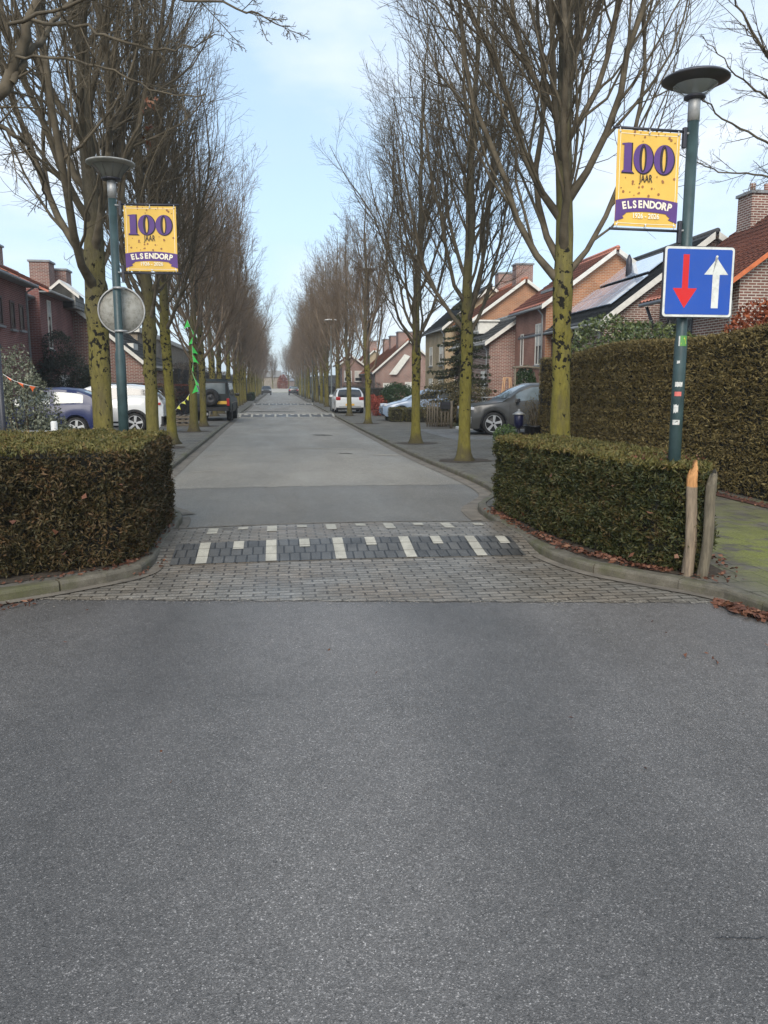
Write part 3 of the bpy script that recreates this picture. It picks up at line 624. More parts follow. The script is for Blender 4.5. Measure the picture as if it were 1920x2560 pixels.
GR = 'bare trees of the right hand row'; GL = 'bare trees of the left hand row'
place_tree(TN1, 3.92, YatX(1404, 3.92), 'nearest bare tree of the right row, behind the low hedge left of the sign', 1.2, group=GR)
place_tree(TA, 3.95, 16.9, 'yellow green trunked bare tree in front of the spruce, second of the right row', 2.6, 1.0, GR, sz=.93)
place_tree(TB, 3.82, 22.25, 'bare tree with flared foot beside the wooden gate, third of the right row', .5, .95, GR, sz=.89)
place_tree(TF2, 3.80, 34.3, 'slimmer bare tree just right of the white hatchback, fourth of the right row', .9, .86, GR)
place_tree(TF1, 3.80, 43.4, 'slim bare tree standing in front of the white hatchback', 3.9, .86, GR)
place_tree(TN2, -2.95, YatX(257, -2.95), 'nearest and thickest mossy tree of the left row, left of the lamp post', 2.05, group=GL)
place_tree(TC, -2.95, YatX(378, -2.95), 'mossy tree just right of the left lamp post, second of the left row', 4.4, 1.0, GL)
place_tree(TA, -2.95, YatX(426, -2.95), 'mossy tree behind the left banner, third of the left row', 5.5, 1.05, GL)
place_tree(TF1, -2.97, 29.0, 'mossy tree wound with green pennants, fourth of the left row', .3, .95, GL)
place_tree(TF3, -2.98, 32.8, 'mossy tree directly left of the dark off-road car', 2.2, .95, GL)
ordn = ['first', 'second', 'third', 'fourth', 'fifth', 'sixth', 'seventh', 'eighth', 'ninth', 'tenth']
random.seed(5)
lefts = [44.0, 48.0, 55.5, 60.0, 65.5, 70.0, 76.5, 82.0, 88.5, 95, 101, 108, 115, 123, 131, 139, 148, 157, 167, 178, 189]
rights = [53.8, 62.5, 67.5, 74.5, 80.0, 86.5, 93, 99.5, 106, 112.5, 119.5, 127, 135, 143, 152, 161, 170, 180, 190]
for row, ys, x0, g in (('left', lefts, -3.05, GL), ('right', rights, 3.85, GR)):
    for i, y in enumerate(ys):
        x = x0 + (-.3 if (row == 'left' and y < 50) else 0) - (.02 * y / 10 if row == 'left' else 0)
        pos = ('%s tree of the %s row beyond the %s' % (ordn[i], row, 'off-road car' if row == 'left' else 'white hatchback')) if i < 10 else 'far bare tree of the %s row towards the road end' % row
        place_tree((TF1, TF2, TF3)[(i * 2 + (i // 3)) % 3], x + random.uniform(-.12, .12), y, 'bare ' + pos if i < 10 else pos, random.uniform(0, 6.28), random.uniform(.94, 1.08), g)
# two wide trees whose trunks stand outside the frame
def limb_tree(name, label, group, base, trunk_top, limbs, seed, m2=12, m3=8, m4=4, tw=.0035, r0=.14, bark='bark2', sub=.3, ang=42, up=.05):
    root = empty(name, (base[0], base[1], KH)); tag(root, label, 'tree', group); o0 = Vector(base[:2] + (KH,))
    mb = MB(); tp = Vector(trunk_top) - o0; pts = [Vector((0, 0, -.1)), Vector((0, 0, .25)), tp * .35 + Vector((.03, 0, 0)), tp * .7, tp]
    mb.tube(pts, [r0 * 1.5, r0 * 1.08, r0, r0 * .95, r0 * .8], 14, False); mb.build('trunk', M[bark], root)
    rng = np.random.default_rng(seed); VS = []; FS = []; b = 0
    def push(V, F):
        nonlocal b
        VS.append(V); FS.append(F + b); b += len(V)
    for pl, ra, rb in limbs:
        q = [tuple(Vector(p)) for p in pl]; 
        K = 22; q = np.array(q); s = np.linspace(0, len(q) - 1, K)
        P = np.stack([np.interp(s, np.arange(len(q)), q[:, k]) for k in range(3)], 1)
        for _ in range(2): P[1:-1] = .25 * P[:-2] + .5 * P[1:-1] + .25 * P[2:]
        P += rng.normal(0, .013, P.shape); P[0] = q[0]; P = (P - np.array(o0))[None]
        D = np.gradient(P, axis=1); D /= np.linalg.norm(D, axis=2, keepdims=True); Ln = np.array([np.linalg.norm(np.diff(P[0], axis=0), axis=1).sum()])
        R = np.linspace(ra, rb, K)[None]; push(*tubes(P, R, 9))
        S2, D2, r2, L2 = kids(P, D, R, Ln, m2, .12, 1.0, ang, (sub * .5, sub), rng); P2, D2 = grow(S2, D2, L2, 8, up, .2, rng); R2 = taper(np.minimum(r2 * .45, .016), 8, tw); push(*tubes(P2, R2, 5))
        S3, D3, r3, L3 = kids(P2, D2, R2, L2, m3, .12, 1.0, 42, (.3, .55), rng); P3, D3 = grow(S3, D3, L3, 6, up, .3, rng); R3 = taper(np.minimum(r3 * .6, .006), 6, tw * .7); push(*tubes(P3, R3, 3))
        S4, D4, r4, L4 = kids(P3, D3, R3, L3, m4, .2, 1.0, 45, (.35, .7), rng); P4, D4 = grow(S4, D4, L4, 4, up, .4, rng); R4 = taper(np.minimum(r4 * .7, tw * .8), 4, tw * .5); push(*tubes(P4, R4, 3))
    link('crown', np_mesh('crown', np.concatenate(VS), np.concatenate(FS), M['twig_near'], True), root); return root
a = lambda x, y, Y: tuple(W(x, y, Y))
limb_tree('street_tree', 'wide bare tree with thick limbs reaching in at the top left corner', None, (-4.6, 7.6), (-4.05, 7.9, 3.55),
    [([(-4.05, 7.9, 3.5), a(-10, 250, 8.0), a(25, 190, 8.0), a(60, 100, 8.1), a(100, -40, 8.2)], .065, .038), ([a(30, 205, 8.0), a(70, 140, 8.2), a(130, 60, 8.6), a(220, -60, 9)], .036, .016),
     ([a(55, 55, 8.0), a(200, 60, 7.6), a(330, 112, 7.3), a(430, 125, 7.1), a(560, 90, 7.0)], .017, .004),
     ([a(40, 140, 8.0), a(180, 150, 7.6), a(270, 168, 7.3), a(390, 230, 7.2), a(520, 240, 7)], .013, .004),
     ([(-4.05, 7.9, 3.2), a(-20, 300, 8), a(50, 345, 8), a(85, 400, 8.4), a(120, 520, 9)], .028, .008),
     ([a(20, 60, 8.0), a(300, -20, 7.2), a(600, 20, 6.8), a(720, 70, 6.6)], .016, .004)], 41, 14, 7, 4, sub=.22)
limb_tree('street_tree', 'fine twigged bare tree reaching in from outside the right edge', None, (8.9, 9.6), (8.8, 9.6, 3.6),
    [([(8.8, 9.6, 3.5), a(2050, 300, 9.6), a(1900, 120, 9.5), a(1820, -30, 9.4)], .032, .008),
     ([a(2060, 350, 9.6), a(1960, 380, 9.5), a(1800, 300, 9.3), a(1700, 180, 9.1)], .02, .005), ([a(2060, 400, 9.6), a(1920, 440, 9.5), a(1800, 430, 9.3), a(1690, 380, 9.1)], .016, .004),
     ([a(2000, 250, 9.6), a(1930, 250, 9.5), a(1840, 190, 9.3), a(1760, 90, 9.1)], .018, .004), ([a(2060, 330, 9.6), a(1950, 160, 9.5), a(1850, 60, 9.3)], .02, .005)], 43, 13, 6, 3, tw=.0026, sub=.34, ang=38)
# a few last brown leaves hanging in the left crown
P = np.array([tuple(W(376 + random.gauss(0, 9), y + random.gauss(0, 14), 8.2)) for y in (250, 340) for _ in range(13)]); V, F = leaf_quads(P, .055, .032)
o = link('dead_leaves', np_mesh('dead_leaves', V, F, M['litter'])); o['kind'] = 'stuff'
# ================================================================== SHRUBS
def blob_points(n, blobs, shell=.35, rng=RNG):
    out = []; tot = sum(b[1][0] * b[1][1] + b[1][0] * b[1][2] + b[1][1] * b[1][2] for b in blobs)
    for c, r in blobs:
        k = int(n * (r[0] * r[1] + r[0] * r[2] + r[1] * r[2]) / tot); d = unit(rng.normal(size=(k, 3))); s = 1 - shell * rng.uniform(0, 1, (k, 1)) ** 1.5
        out.append(np.array(c) + d * s * np.array(r))
    P = np.concatenate(out); return P[P[:, 2] > .02]
def shrub(name, label, loc, blobs, n, L, Wd, mat, cat='shrub', amp=.15, stems=7, group=None, gaps=.0, bw=.6, twig='twig_near', rz=0, f=2.5, hs=.5):
    root = empty(name, loc, rz); tag(root, label, cat, group)
    P = blob_points(n, blobs); C = np.array([b[0] for b in blobs]).mean(0); N = unit(P - C)
    P = P + N * (lump(P, f, loc[0]) * amp)[:, None]
    if gaps: k = lump(P, f * 1.8, loc[1]) + RNG.normal(0, .3, len(P)) > -1 + gaps; P = P[k]; N = N[k]
    P = P[P[:, 2] > .01]; N = unit(P - C)
    V, F = leaf_quads(P, L, Wd, N + np.array([[0, 0, .3]]), bw); link('foliage', np_mesh('foliage', V, F, M[mat]), root)
    if stems:
        mb = MB()
        for i in range(stems):
            b = random.choice(blobs); e = Vector(b[0]) + Vector((random.uniform(-.7, .7) * b[1][0], random.uniform(-.7, .7) * b[1][1], random.uniform(-.2, .8) * b[1][2])); s = Vector((random.gauss(0, .06), random.gauss(0, .06), -.03))
            mid = s.lerp(e, .5) + Vector((random.gauss(0, .06), random.gauss(0, .06), .05)); mb.tube([s, mid, e], [.022, .014, .006], 5, False)
        mb.build('stem', M[twig], root)
    return root
M['conifer'] = leafmat('conifer_dark', [(.010, .016, .012), (.022, .032, .022), (.04, .052, .034)], .6)
M['greyleaf'] = leafmat('grey_green_leaves', [(.04, .05, .03), (.10, .11, .07), (.20, .21, .15), (.30, .31, .24)], .6, 2)
M['laurel'] = leafmat('laurel_leaves', [(.02, .035, .01), (.06, .085, .025), (.13, .16, .05), (.2, .22, .08)], .3, 1.5, .5)
M['beech'] = leafmat('copper_beech_leaves', [(.10, .025, .012), (.22, .055, .02), (.34, .10, .035)], .65)
M['redshrub'] = leafmat('red_shrub_leaves', [(.16, .03, .02), (.34, .07, .045), (.42, .13, .09)], .65)
M['green'] = leafmat('green_leaves', [(.012, .03, .01), (.03, .06, .02), (.05, .09, .03)], .45)
M['fresh'] = leafmat('fresh_leaves', [(.04, .07, .02), (.09, .15, .04), (.17, .24, .07)], .5)
M['brownbush'] = leafmat('brown_bush_leaves', [(.035, .03, .014), (.085, .07, .03), (.15, .12, .055), (.19, .16, .09)], .7)
M['redhedge'] = leafmat('reddish_hedge_leaves', [(.05, .018, .012), (.11, .035, .022), (.16, .06, .035)], .7)
M['spruce'] = leafmat('spruce_needles', [(.012, .018, .008), (.035, .042, .018), (.07, .075, .035)], .6)
M['olive'] = leafmat('olive_hedge_leaves', [(.05, .055, .018), (.11, .105, .038), (.17, .15, .06)], .65)
shrub('shrub', 'pale grey green leafy shrub at the left edge hung with orange pennants', (W(62, 1000, 14)[0], 14, KH), [((0, 0, .9), (.62, .7, .85)), ((-.1, 0, 1.6), (.42, .45, .55)), ((.35, .1, .55), (.5, .5, .55))], 9000, .06, .028, 'greyleaf', gaps=.45, amp=.22, stems=16, f=4)
shrub('shrub', 'low grey green shrub in front of the blue hatchback', (W(150, 1060, 14.5)[0], 14.5, KH), [((0, 0, .5), (.42, .4, .45)), ((-.4, 0, .7), (.5, .4, .5))], 5000, .055, .025, 'greyleaf', gaps=.5, amp=.16, stems=10, f=4)
c = W(163, 880, 33); shrub('conifer_shrub', 'large dark blue green conifer shrub before the brick terrace', (c[0], 33, KH), [((0, 0, 1.5), (1.05, 1.0, 1.5)), ((-.25, 0, 2.9), (.62, .6, .9)), ((.7, 0, 1.2), (.8, .8, 1.2)), ((-.75, 0, 1.4), (.6, .7, 1.3))], 16000, .10, .035, 'conifer', amp=.22, f=2.6, stems=5)
shrub('conifer_shrub', 'small dark conifer bush right of the large one behind the cars', (W(232, 900, 34)[0], 34, KH), [((0, 0, 1.2), (.6, .6, 1.2))], 4500, .10, .035, 'conifer', amp=.18, f=3, stems=3)
for k, (px, py, Y, L) in enumerate([(245, 930, 33, 'thin bare brown bush beside the dark conifer shrub'), (398, 955, 36, 'bare brown bush between the left trees below the slate roof')]):
    shrub('bare_bush', L, (W(px, py, Y)[0], Y, KH), [((0, 0, 1.0), (.8, .7, 1.1))], 2500, .09, .02, 'brownbush', gaps=.3, amp=.2, stems=26)
shrub('shrub', 'long glossy laurel mass showing above the tall hedge', (9.3, 22.4, KH), [((.1, 0, 2.75), (1.15, .8, .85)), ((1.5, .2, 2.6), (1.6, .9, .85)), ((3.4, .3, 2.3), (1.6, .9, .8)), ((1.2, 0, 1.2), (1.9, .9, 1.2))], 13000, .15, .06, 'laurel', amp=.13, bw=.4, stems=8)
shrub('shrub', 'copper coloured beech foliage above the hedge at the right edge', (W(1905, 800, 13.2)[0] + .1, 13.2, KH), [((0, 0, 2.35), (.75, .7, .72)), ((.7, 0, 2.5), (.9, .7, .9)), ((0.2, 0, 1.3), (.5, .5, 1.2))], 9000, .08, .05, 'beech', amp=.12, stems=8)
shrub('shrub', 'low coppery foliage just showing over the tall hedge behind the sign pole', (W(1715, 850, 18.5)[0], 18.5, KH), [((0, 0, 2.1), (.9, .4, .62)), ((0, 0, 1), (.5, .3, 1.0))], 3500, .08, .05, 'beech', amp=.08, stems=5)
shrub('shrub', 'red leaved shrub beside the white hatchback', (W(945, 1020, 43)[0], 43, KH), [((0, 0, .5), (.45, .42, .55)), ((-.2, 0, .8), (.25, .25, .35))], 2200, .10, .045, 'redshrub', amp=.22, gaps=.3, f=5)
shrub('shrub', 'dark green rounded bush above the pale blue car', (W(1000, 970, 46)[0], 46, KH), [((0, 0, .9), (1.0, .9, .85)), ((-.3, 0, 1.1), (.8, .8, .75))], 6000, .10, .05, 'green', amp=.1)
for px, w, L in ((975, .55, 'small clipped olive hedge block nearest the red leaved shrub'), (1008, .5, 'small clipped olive hedge block at the corner of the pale blue car')):
    x = W(px, 1030, 38)[0]; hedge('clipped_hedge', L, 'hedge', [(x - w / 2, 35.6), (x + w / 2, 35.6), (x + w / 2, 37.8), (x - w / 2, 37.8)], KH, .70, 2500, 900, .06, .03, 'olive', 'olive', .05)
hedge('clipped_hedge', 'long low olive hedge in front of the pale blue car', 'hedge', [(5.9, 35.0), (8.2, 35.0), (8.2, 35.6), (5.9, 35.6)], KH, .74, 4000, 1500, .06, .03, 'olive', 'olive', .04)
shrub('shrub', 'tangled brown bush at the foot of the spruce', (W(1105, 980, 31.5)[0], 31.5, KH), [((0, 0, .9), (.9, .6, .95)), ((1.3, .2, .8), (.9, .6, .9))], 7000, .08, .035, 'brownbush', gaps=.35, amp=.18, stems=22)
shrub('shrub', 'small bright green shrub beside the garden lantern', (W(1264, 1075, 20)[0], 20, KH), [((0, 0, .3), (.32, .3, .32))], 1500, .05, .03, 'fresh', amp=.08)
shrub('climbing_plant', 'dark green climber under the timber beam by the porch', (W(1315, 950, 32)[0], 32, KH), [((0, 0, 1.2), (.55, .4, 1.25))], 4500, .09, .05, 'green', amp=.1)
shrub('potted_shrub', 'thin twiggy shrub growing in the dark planter', (W(1338, 1010, 20.5)[0], 20.5, KH + .5), [((0, 0, .45), (.36, .3, .4))], 500, .05, .02, 'brownbush', stems=26, gaps=.4)
hedge('garden_hedge', 'reddish brown hedge beside the left pavement behind the pennants', 'hedge', [(-6.4, 33), (-5.2, 33), (-5.2, 50), (-6.4, 50)], KH, 1.75, 14000, 3000, .09, .03, 'redhedge', 'redhedge', .08)
M['distwood'] = leafmat('distant_twig_mass', [(.05, .04, .032), (.09, .075, .06), (.13, .11, .09)], .8)
hedge('tall_bare_hedge', 'tall bare brown hedge behind the left tree row', 'hedge', [(-7.6, 52), (-6.2, 52), (-6.6, 190), (-8.0, 190)], KH, lambda x, y: 3.1 + .3 * math.sin(y * .31) + .2 * math.sin(y * .83), 26000, 4000, .35, .03, 'distwood', 'distwood', .3, freq=.9)
hedge('tall_bare_hedge', 'brown garden hedge behind the far part of the right tree row', 'hedge', [(6.6, 56), (7.8, 56), (8.2, 190), (7.0, 190)], KH, lambda x, y: 1.7 + .2 * math.sin(y * .31) + .15 * math.sin(y * .83), 16000, 4000, .25, .03, 'distwood', 'distwood', .2, freq=.9)
hedge('clipped_hedge', 'small dark hedge block at the foot of the left trees near the far hump', 'hedge', [(-4.1, 88), (-2.7, 88), (-2.7, 95), (-4.1, 95)], KH, .95, 2500, 900, .1, .06, 'green', 'green', .06)
# spruce: whorls of drooping boughs
def spruce(loc, H, R, n, label):
    root = empty('spruce_tree', loc); tag(root, label, 'tree'); MB().tube([(0, 0, -.1), (0, 0, H * .5), (.03, 0, H)], [.1, .06, .01], 8, False).build('trunk', M['twig_near'], root)
    Ps = []; Ns = []; mb = MB()
    for i in range(n):
        t = (i + random.random()) / n; z = .7 + (H - .75) * t; L = R * (1 - t) ** .8 * random.uniform(.7, 1.15) + .08; az = random.uniform(0, 6.28); d = Vector((math.cos(az), math.sin(az), 0)); pts = []
        for k in range(9):
            s = k / 8; pts.append(d * L * s + Vector((0, 0, z + .10 * L - .42 * L * s + .28 * L * s * s)))
        mb.tube(pts, [.018 * (1 - k / 10) for k in range(9)], 4, False)
        for k in range(int(140 * L)):
            s = random.uniform(.12, 1); p = pts[int(s * 8 - .001)]; side = Vector((-d.y, d.x, 0)) * random.gauss(0, .15 * L * (1.2 - s)); q = p + side + Vector((random.gauss(0, .02), random.gauss(0, .02), random.gauss(0, .02) - abs(side.length) * .3)); Ps.append(tuple(q)); Ns.append(tuple(d))
    mb.build('bough', M['twig_near'], root); P = np.array(Ps); V, F = leaf_quads(P, .14, .035, np.array(Ns), .7); link('foliage', np_mesh('foliage', V, F, M['spruce']), root)
spruce((W(1150, 900, 33.2)[0], 33.2, KH), 5.3, 2.0, 95, 'spruce with drooping boughs between the second and third right trees')
# ================================================================== LAMPS, BANNERS, SIGNS
M['shade'] = plain('lamp_shade_metal', (.10, .10, .09), .5, .3, 8, metal=.3); M['shade_top'] = plain('lamp_shade_top', (.30, .30, .28), .5, .3, 8)
def glassmat(name, c=(.6, .65, .65), a=.45, rough=.08):
    s = NT(name); s.b.inputs['Alpha'].default_value = a; return s.fin(c, rough, spec=.6)
M['clear'] = glassmat('lamp_glass', (.55, .6, .6), .4)
M['frosted'] = glassmat('lamp_glass_dirty', (.16, .16, .14), .9, .35)
def lamp(name, label, x, y, H, rb, rt, shape, lean=0.0, group=None, Rd=.262):
    r = empty(name, (x, y, KH)); tag(r, label, 'street lamp', group); H -= KH
    hs = H - .42
    if shape == 'far':
        MB().tube([(0, 0, -.05), (0, 0, 1.1), (0, 0, 1.15), (0, 0, hs + .3)], [rb, rb, rt, rt * .8], 12).build('pole', M['galvdark'], r)
    else:
        MB().tube([(0, 0, -.05), (0, 0, 1.95), (0, 0, 2.0), (0, 0, hs)], [rb, rb, rt, rt], 20).build('pole', M['pole'], r)
        k = MB().tube([(0, 0, hs - .02), (0, 0, hs + .19)], .048, 16); k.build('lamp_neck', M['galv'], r)
    if shape == 'right':
        s = MB().lathe([(.0, hs + .335), (.15, hs + .332), (.24, hs + .318), (Rd, hs + .302), (Rd + .004, hs + .294), (Rd - .01, hs + .288), (.175, hs + .250), (.0, hs + .250)], 48); s.build('lamp_shade', M['shade_dark'], r)
        MB().lathe([(.06, hs + .165), (.075, hs + .165), (.175, hs + .251)], 36).build('lamp_glass', M['clear'], r)
        b = MB()
        for i in range(8):
            q = i * math.pi / 4 + .3; b.tube([(.055 * math.cos(q), .055 * math.sin(q), hs + .17), (.168 * math.cos(q), .168 * math.sin(q), hs + .249)], .003, 5)
        b.tube([(0, 0, hs + .17), (0, 0, hs + .245)], .028, 12); b.build('lamp_cage', M['galv'], r)
        MB().lathe([(.045, hs + .14), (.085, hs + .155), (.085, hs + .17), (.0, hs + .172)], 24).build('lamp_collar', M['darkmetal'], r)
    elif shape == 'left':
        s = MB().lathe([(.0, hs + .375), (.19, hs + .373), (Rd, hs + .362), (Rd + .004, hs + .350), (Rd - .01, hs + .342), (.205, hs + .328), (.0, hs + .328)], 48); s.build('lamp_shade', M['shade_top'], r)
        g = MB().lathe([(.075, hs + .18), (.10, hs + .19), (.135, hs + .255), (.203, hs + .329)], 36); g.build('lamp_glass', M['frosted'], r)
        b = MB()
        for i in range(10):
            q = i * math.pi / 5; b.tube([(.105 * math.cos(q), .105 * math.sin(q), hs + .19), (.138 * math.cos(q), .138 * math.sin(q), hs + .255), (.207 * math.cos(q), .207 * math.sin(q), hs + .329)], .003, 5)
        b.build('lamp_cage', M['shade'], r)
        MB().lathe([(.05, hs + .17), (.105, hs + .18), (.105, hs + .195), (.0, hs + .196)], 24).build('lamp_collar', M['darkmetal'], r)
    else:
        MB().lathe([(0, hs + .40), (.3, hs + .39), (.44, hs + .34), (.445, hs + .325), (.40, hs + .31), (0, hs + .30)], 28).build('lamp_shade', M['shade_pale'], r)
        MB().lathe([(.05, hs + .08), (.12, hs + .12), (.30, hs + .305)], 20).build('lamp_glass', M['frosted'], r)
    return r
M['galvdark'] = plain('lamp_post_grey', (.085, .10, .095), .6, .25, 5); M['shade_dark'] = plain('lamp_shade_dark', (.05, .05, .06), .4, .2, 8); M['shade_pale'] = plain('lamp_shade_pale', (.80, .80, .77), .45, .1, 8)
PRx, PRy = W(1694, 1000, 6.55)[0], 6.55
PLx, PLy = W(306, 1000, 9.7)[0], 9.7
zt = W(1735, 165, 6.55)[2]; lamp('street_lamp', 'tall green lamp post on the right with dark cone shaped lamp, banner and blue sign', PRx, PRy, zt + .02, .053, .045, 'right')
ztl = W(288, 396, 9.7)[2]; lamp('street_lamp', 'green lamp post on the left with pale dish lamp above the grey sign back', PLx, PLy, ztl + .01, .058, .046, 'left')
for i, (y, L) in enumerate([(35.5, 'tall lamp right behind the fourth tree of the right row, its pale disc highest'), (58.2, 'tall lamp with grey post beside the white hatchback'), (83, 'third distant tall lamp of the right row'), (108, 'fourth distant tall lamp of the right row'), (132, 'fifth distant tall lamp of the right row'), (156, 'farthest tall lamp of the right row')]):
    y = YatX((929, 829, 782, 763, 755, 740)[i], 3.42) if i else 35.6
    zl = W((926, 829, 782, 763, 755, 740)[i], (668, 797, 836, 867, 881, 902)[i], y)[2]
    lamp('street_lamp', L, 3.42 if i else 3.98, y, zl, .085, .05, 'far', group='tall disc lamps along the right kerb')
def text(s, size, bold=0.0, sx=1.0, sp=1.0):
    c = bpy.data.curves.new('t', 'FONT'); c.body = s; c.size = size; c.align_x = 'CENTER'; c.align_y = 'CENTER'; c.offset = bold; c.space_character = sp; c.resolution_u = 3
    o = bpy.data.objects.new('t', c); COL.objects.link(o); bpy.context.view_layer.update()
    me = bpy.data.meshes.new_from_object(o.evaluated_get(bpy.context.evaluated_depsgraph_get()))
    V = [(v.co.x * sx, v.co.y) for v in me.vertices]; Fc = [tuple(p.vertices) for p in me.polygons]
    bpy.data.objects.remove(o); bpy.data.curves.remove(c); bpy.data.meshes.remove(me); return V, Fc
def put(mb, tf, x, z, y, rot=0.0, T=None):
    V, Fc = tf; c, s = math.cos(rot), math.sin(rot)
    mb.add([(x + a * c - b * s, y, z + a * s + b * c) for a, b in V], Fc, False, T)
def ell(cx, cz, a, b, n=40): return [(cx + a * math.cos(2 * math.pi * i / n), cz + b * math.sin(2 * math.pi * i / n)) for i in range(n)]
def ring(mb, cx, cz, a, b, a2, b2, y, cx2=None):
    cx2 = cx if cx2 is None else cx2; A = ell(cx, cz, a, b); B = ell(cx2, cz, a2, b2); n = len(A)
    mb.add([(p[0], y, p[1]) for p in A + B], [(i, (i + 1) % n, (i + 1) % n + n, i + n) for i in range(n)])
def banner(label, loc, rz, w, h, side, tilt=0.0):
    """side: +1 when the pole stands at +x of the cloth"""
    r = empty('street_banner', loc, rz); r.rotation_euler = (0, tilt, rz); tag(r, label, 'banner', 'anniversary banners on the lamp posts')
    sc_ = w / .505; X = lambda u: (u - 252) / 1000 * sc_; Z = lambda v: (372 - v) / 1000 * sc_ * (h / w) * (505 / 745)
    def wave(mb):
        for v in mb.v: v.y += .006 * math.sin(v.x * 9 + 1) + .004 * math.sin(v.z * 8)
    n, m = 14, 18; c = MB(); vs = [(-w / 2 + w * i / n, 0, -h / 2 + h * j / m) for j in range(m + 1) for i in range(n + 1)]
    fs = [(j * (n + 1) + i, j * (n + 1) + i + 1, (j + 1) * (n + 1) + i + 1, (j + 1) * (n + 1) + i) for j in range(m) for i in range(n)]
    c.add(vs, fs, True); b0 = len(vs); c.add([(a, .003, e) for a, _, e in vs], fs, True); wave(c); cloth = c.build('banner_cloth', M['yellow'], r)
    L = MB(); t = .0045
    def line(p, q, L=L, y=-.003, t=t):
        a, b2 = Vector((p[0], p[1])), Vector((q[0], q[1])); d = (b2 - a); N = max(1, int(d.length / .05)); d2 = d.normalized(); nn = Vector((-d2.y, d2.x)) * t / 2
        for i in range(N):
            s, e = a + d * i / N, a + d * (i + 1) / N; L.add([(s.x + nn.x, y, s.y + nn.y), (e.x + nn.x, y, e.y + nn.y), (e.x - nn.x, y, e.y - nn.y), (s.x - nn.x, y, s.y - nn.y)], [(0, 1, 2, 3)])
    x0, x1, z0, z1 = X(22), X(483), Z(722), Z(26)
    for p, q in (((x0, z1), (x1, z1)), ((x0, z0), (x1, z0)), ((x0, z0), (x0, z1)), ((x1, z0), (x1, z1))): line(p, q)
    wave(L); L.build('border', M['cream'], r)
    D = MB(); rr = random.Random(3)
    for i in range(34):
        u = rr.uniform(30, 475); v = rr.choice([rr.uniform(8, 95), rr.uniform(330, 505)]); rd = rr.choice([3, 4, 5, 8, 10]) / 1000 * sc_
        if 140 < u < 330 and 325 < v < 410: continue
        D.flat(ell(X(u), Z(v), rd, rd, 10), -.0025 - .0001 * i)
    wave(D); D.build('confetti', M['dot'], r)
    zc = Z(211); hb = abs(Z(97) - Z(325)) / 2; k = sc_ / 1000
    for (mat, dx, dz, gr, y, nm) in ((M['ink'], .007, -.004, .006, -.0035, 'numeral_shadow'), (M['purple'], 0, 0, 0, -.006, 'numeral')):
        N = MB()
        for cx in (212, 380):
            cx_ = X(cx) + dx; ring(N, cx_, zc + dz, 80 * k + gr, hb + gr, 17 * k - (0 if gr == 0 else .002), hb * .80, y, cx_ - (.000 if gr == 0 else .0))
            if gr: # inner black edge
                ring(N, X(cx) - .001, zc, 30 * k, hb * .95, 17 * k, hb * .84, -.0062 - .0008)
        xx = X(84) + dx; zz = zc + dz; a, b2 = 30 * k + gr, 47 * k + gr; hh = hb + gr
        N.flat([(xx - a, zz - hh * .84), (xx - b2, zz - hh * .95), (xx - b2, zz - hh), (xx + b2, zz - hh), (xx + b2, zz - hh * .95), (xx + a, zz - hh * .84), (xx + a, zz + hh), (xx, zz + hh), (xx - b2, zz + hh * .93), (xx - b2, zz + hh * .85), (xx - a, zz + hh * .86)], y)
        wave(N); N.build(nm, mat, r)
    J = MB(); put(J, text('JAAR', .078 * sc_, .0010, .62, 1.0), X(240), Z(368), -.008); wave(J); J.build('lettering', M['ink'], r)
    # ribbon
    def zr(u, base): return base - 42 * math.cos((u - 252) / 252 * 1.25) + 42 * math.cos(1.25)
    R = MB(); us = np.linspace(0, 505, 25)
    for a, b2 in zip(us[:-1], us[1:]):
        R.add([(X(a), -.0045, Z(zr(a, 545))), (X(b2), -.0045, Z(zr(b2, 545))), (X(b2), -.0045, Z(zr(b2, 655))), (X(a), -.0045, Z(zr(a, 655)))], [(0, 1, 2, 3)])
    for s in (0, 1):
        f = (lambda u: u) if s == 0 else (lambda u: 505 - u)
        R.add([(X(f(0)), -.0052, Z(560)), (X(f(45)), -.0052, Z(600)), (X(f(88)), -.0052, Z(645)), (X(f(58)), -.0052, Z(668)), (X(f(70)), -.0052, Z(684)), (X(f(0)), -.0052, Z(712))], [(0, 1, 2, 3, 4, 5)])
    wave(R); R.build('ribbon', M['purple'], r)
    E_ = MB()
    for i, ch in enumerate('ELSENDORP'):
        u = 252 + (-183, -140, -97, -51, -2, 49, 99, 145, 187)[i]; v = zr(u, 600); rot = -(u - 252) / 252 * .30
        put(E_, text(ch, .072 * sc_, .0032 * sc_ / 1.1, .92), X(u), Z(v), -.0065, rot)
    put(E_, text('1926 - 2026', .050 * sc_, .0014, .92), X(250), Z(662), -.008); wave(E_); E_.build('lettering', M['cream'], r)
    for z in (h / 2 + .018, -h / 2 - .022):
        MB().tube([(side * (w / 2 + .045), .008, z), (-side * (w / 2 + .035), .008, z)], .011, 10).build('rod', M['darkmetal'], r)
    for z in (h / 2 - .03, -h / 2 - .03): MB().box((side * (w / 2 + .04), .008, z), (.03, .035, .16 if z > 0 else .18)).build('bracket', M['darkmetal'], r, bevel=.004)
    ey = MB()
    for x in (-w / 2 + .02, 0, w / 2 - .02):
        for z, s in ((h / 2 - .014, 1), (-h / 2 + .014, -1)):
            ey.tube([(x, -.002, z), (x, -.010, z)], .008, 8); ey.tube([(x, -.01, z), (x, -.002, z + s * .03)], .003, 5)
    ey.build('eyelet', M['white'], r)
    for z in (h / 2 - .0, -h / 2 - .02): MB().lathe([(.052, -.008), (.056, -.008), (.056, .008), (.052, .008)], 20, Matrix.Translation((side * (w / 2 + .098), .02, z))).build('clamp_band', M['galv'], r)
    return r
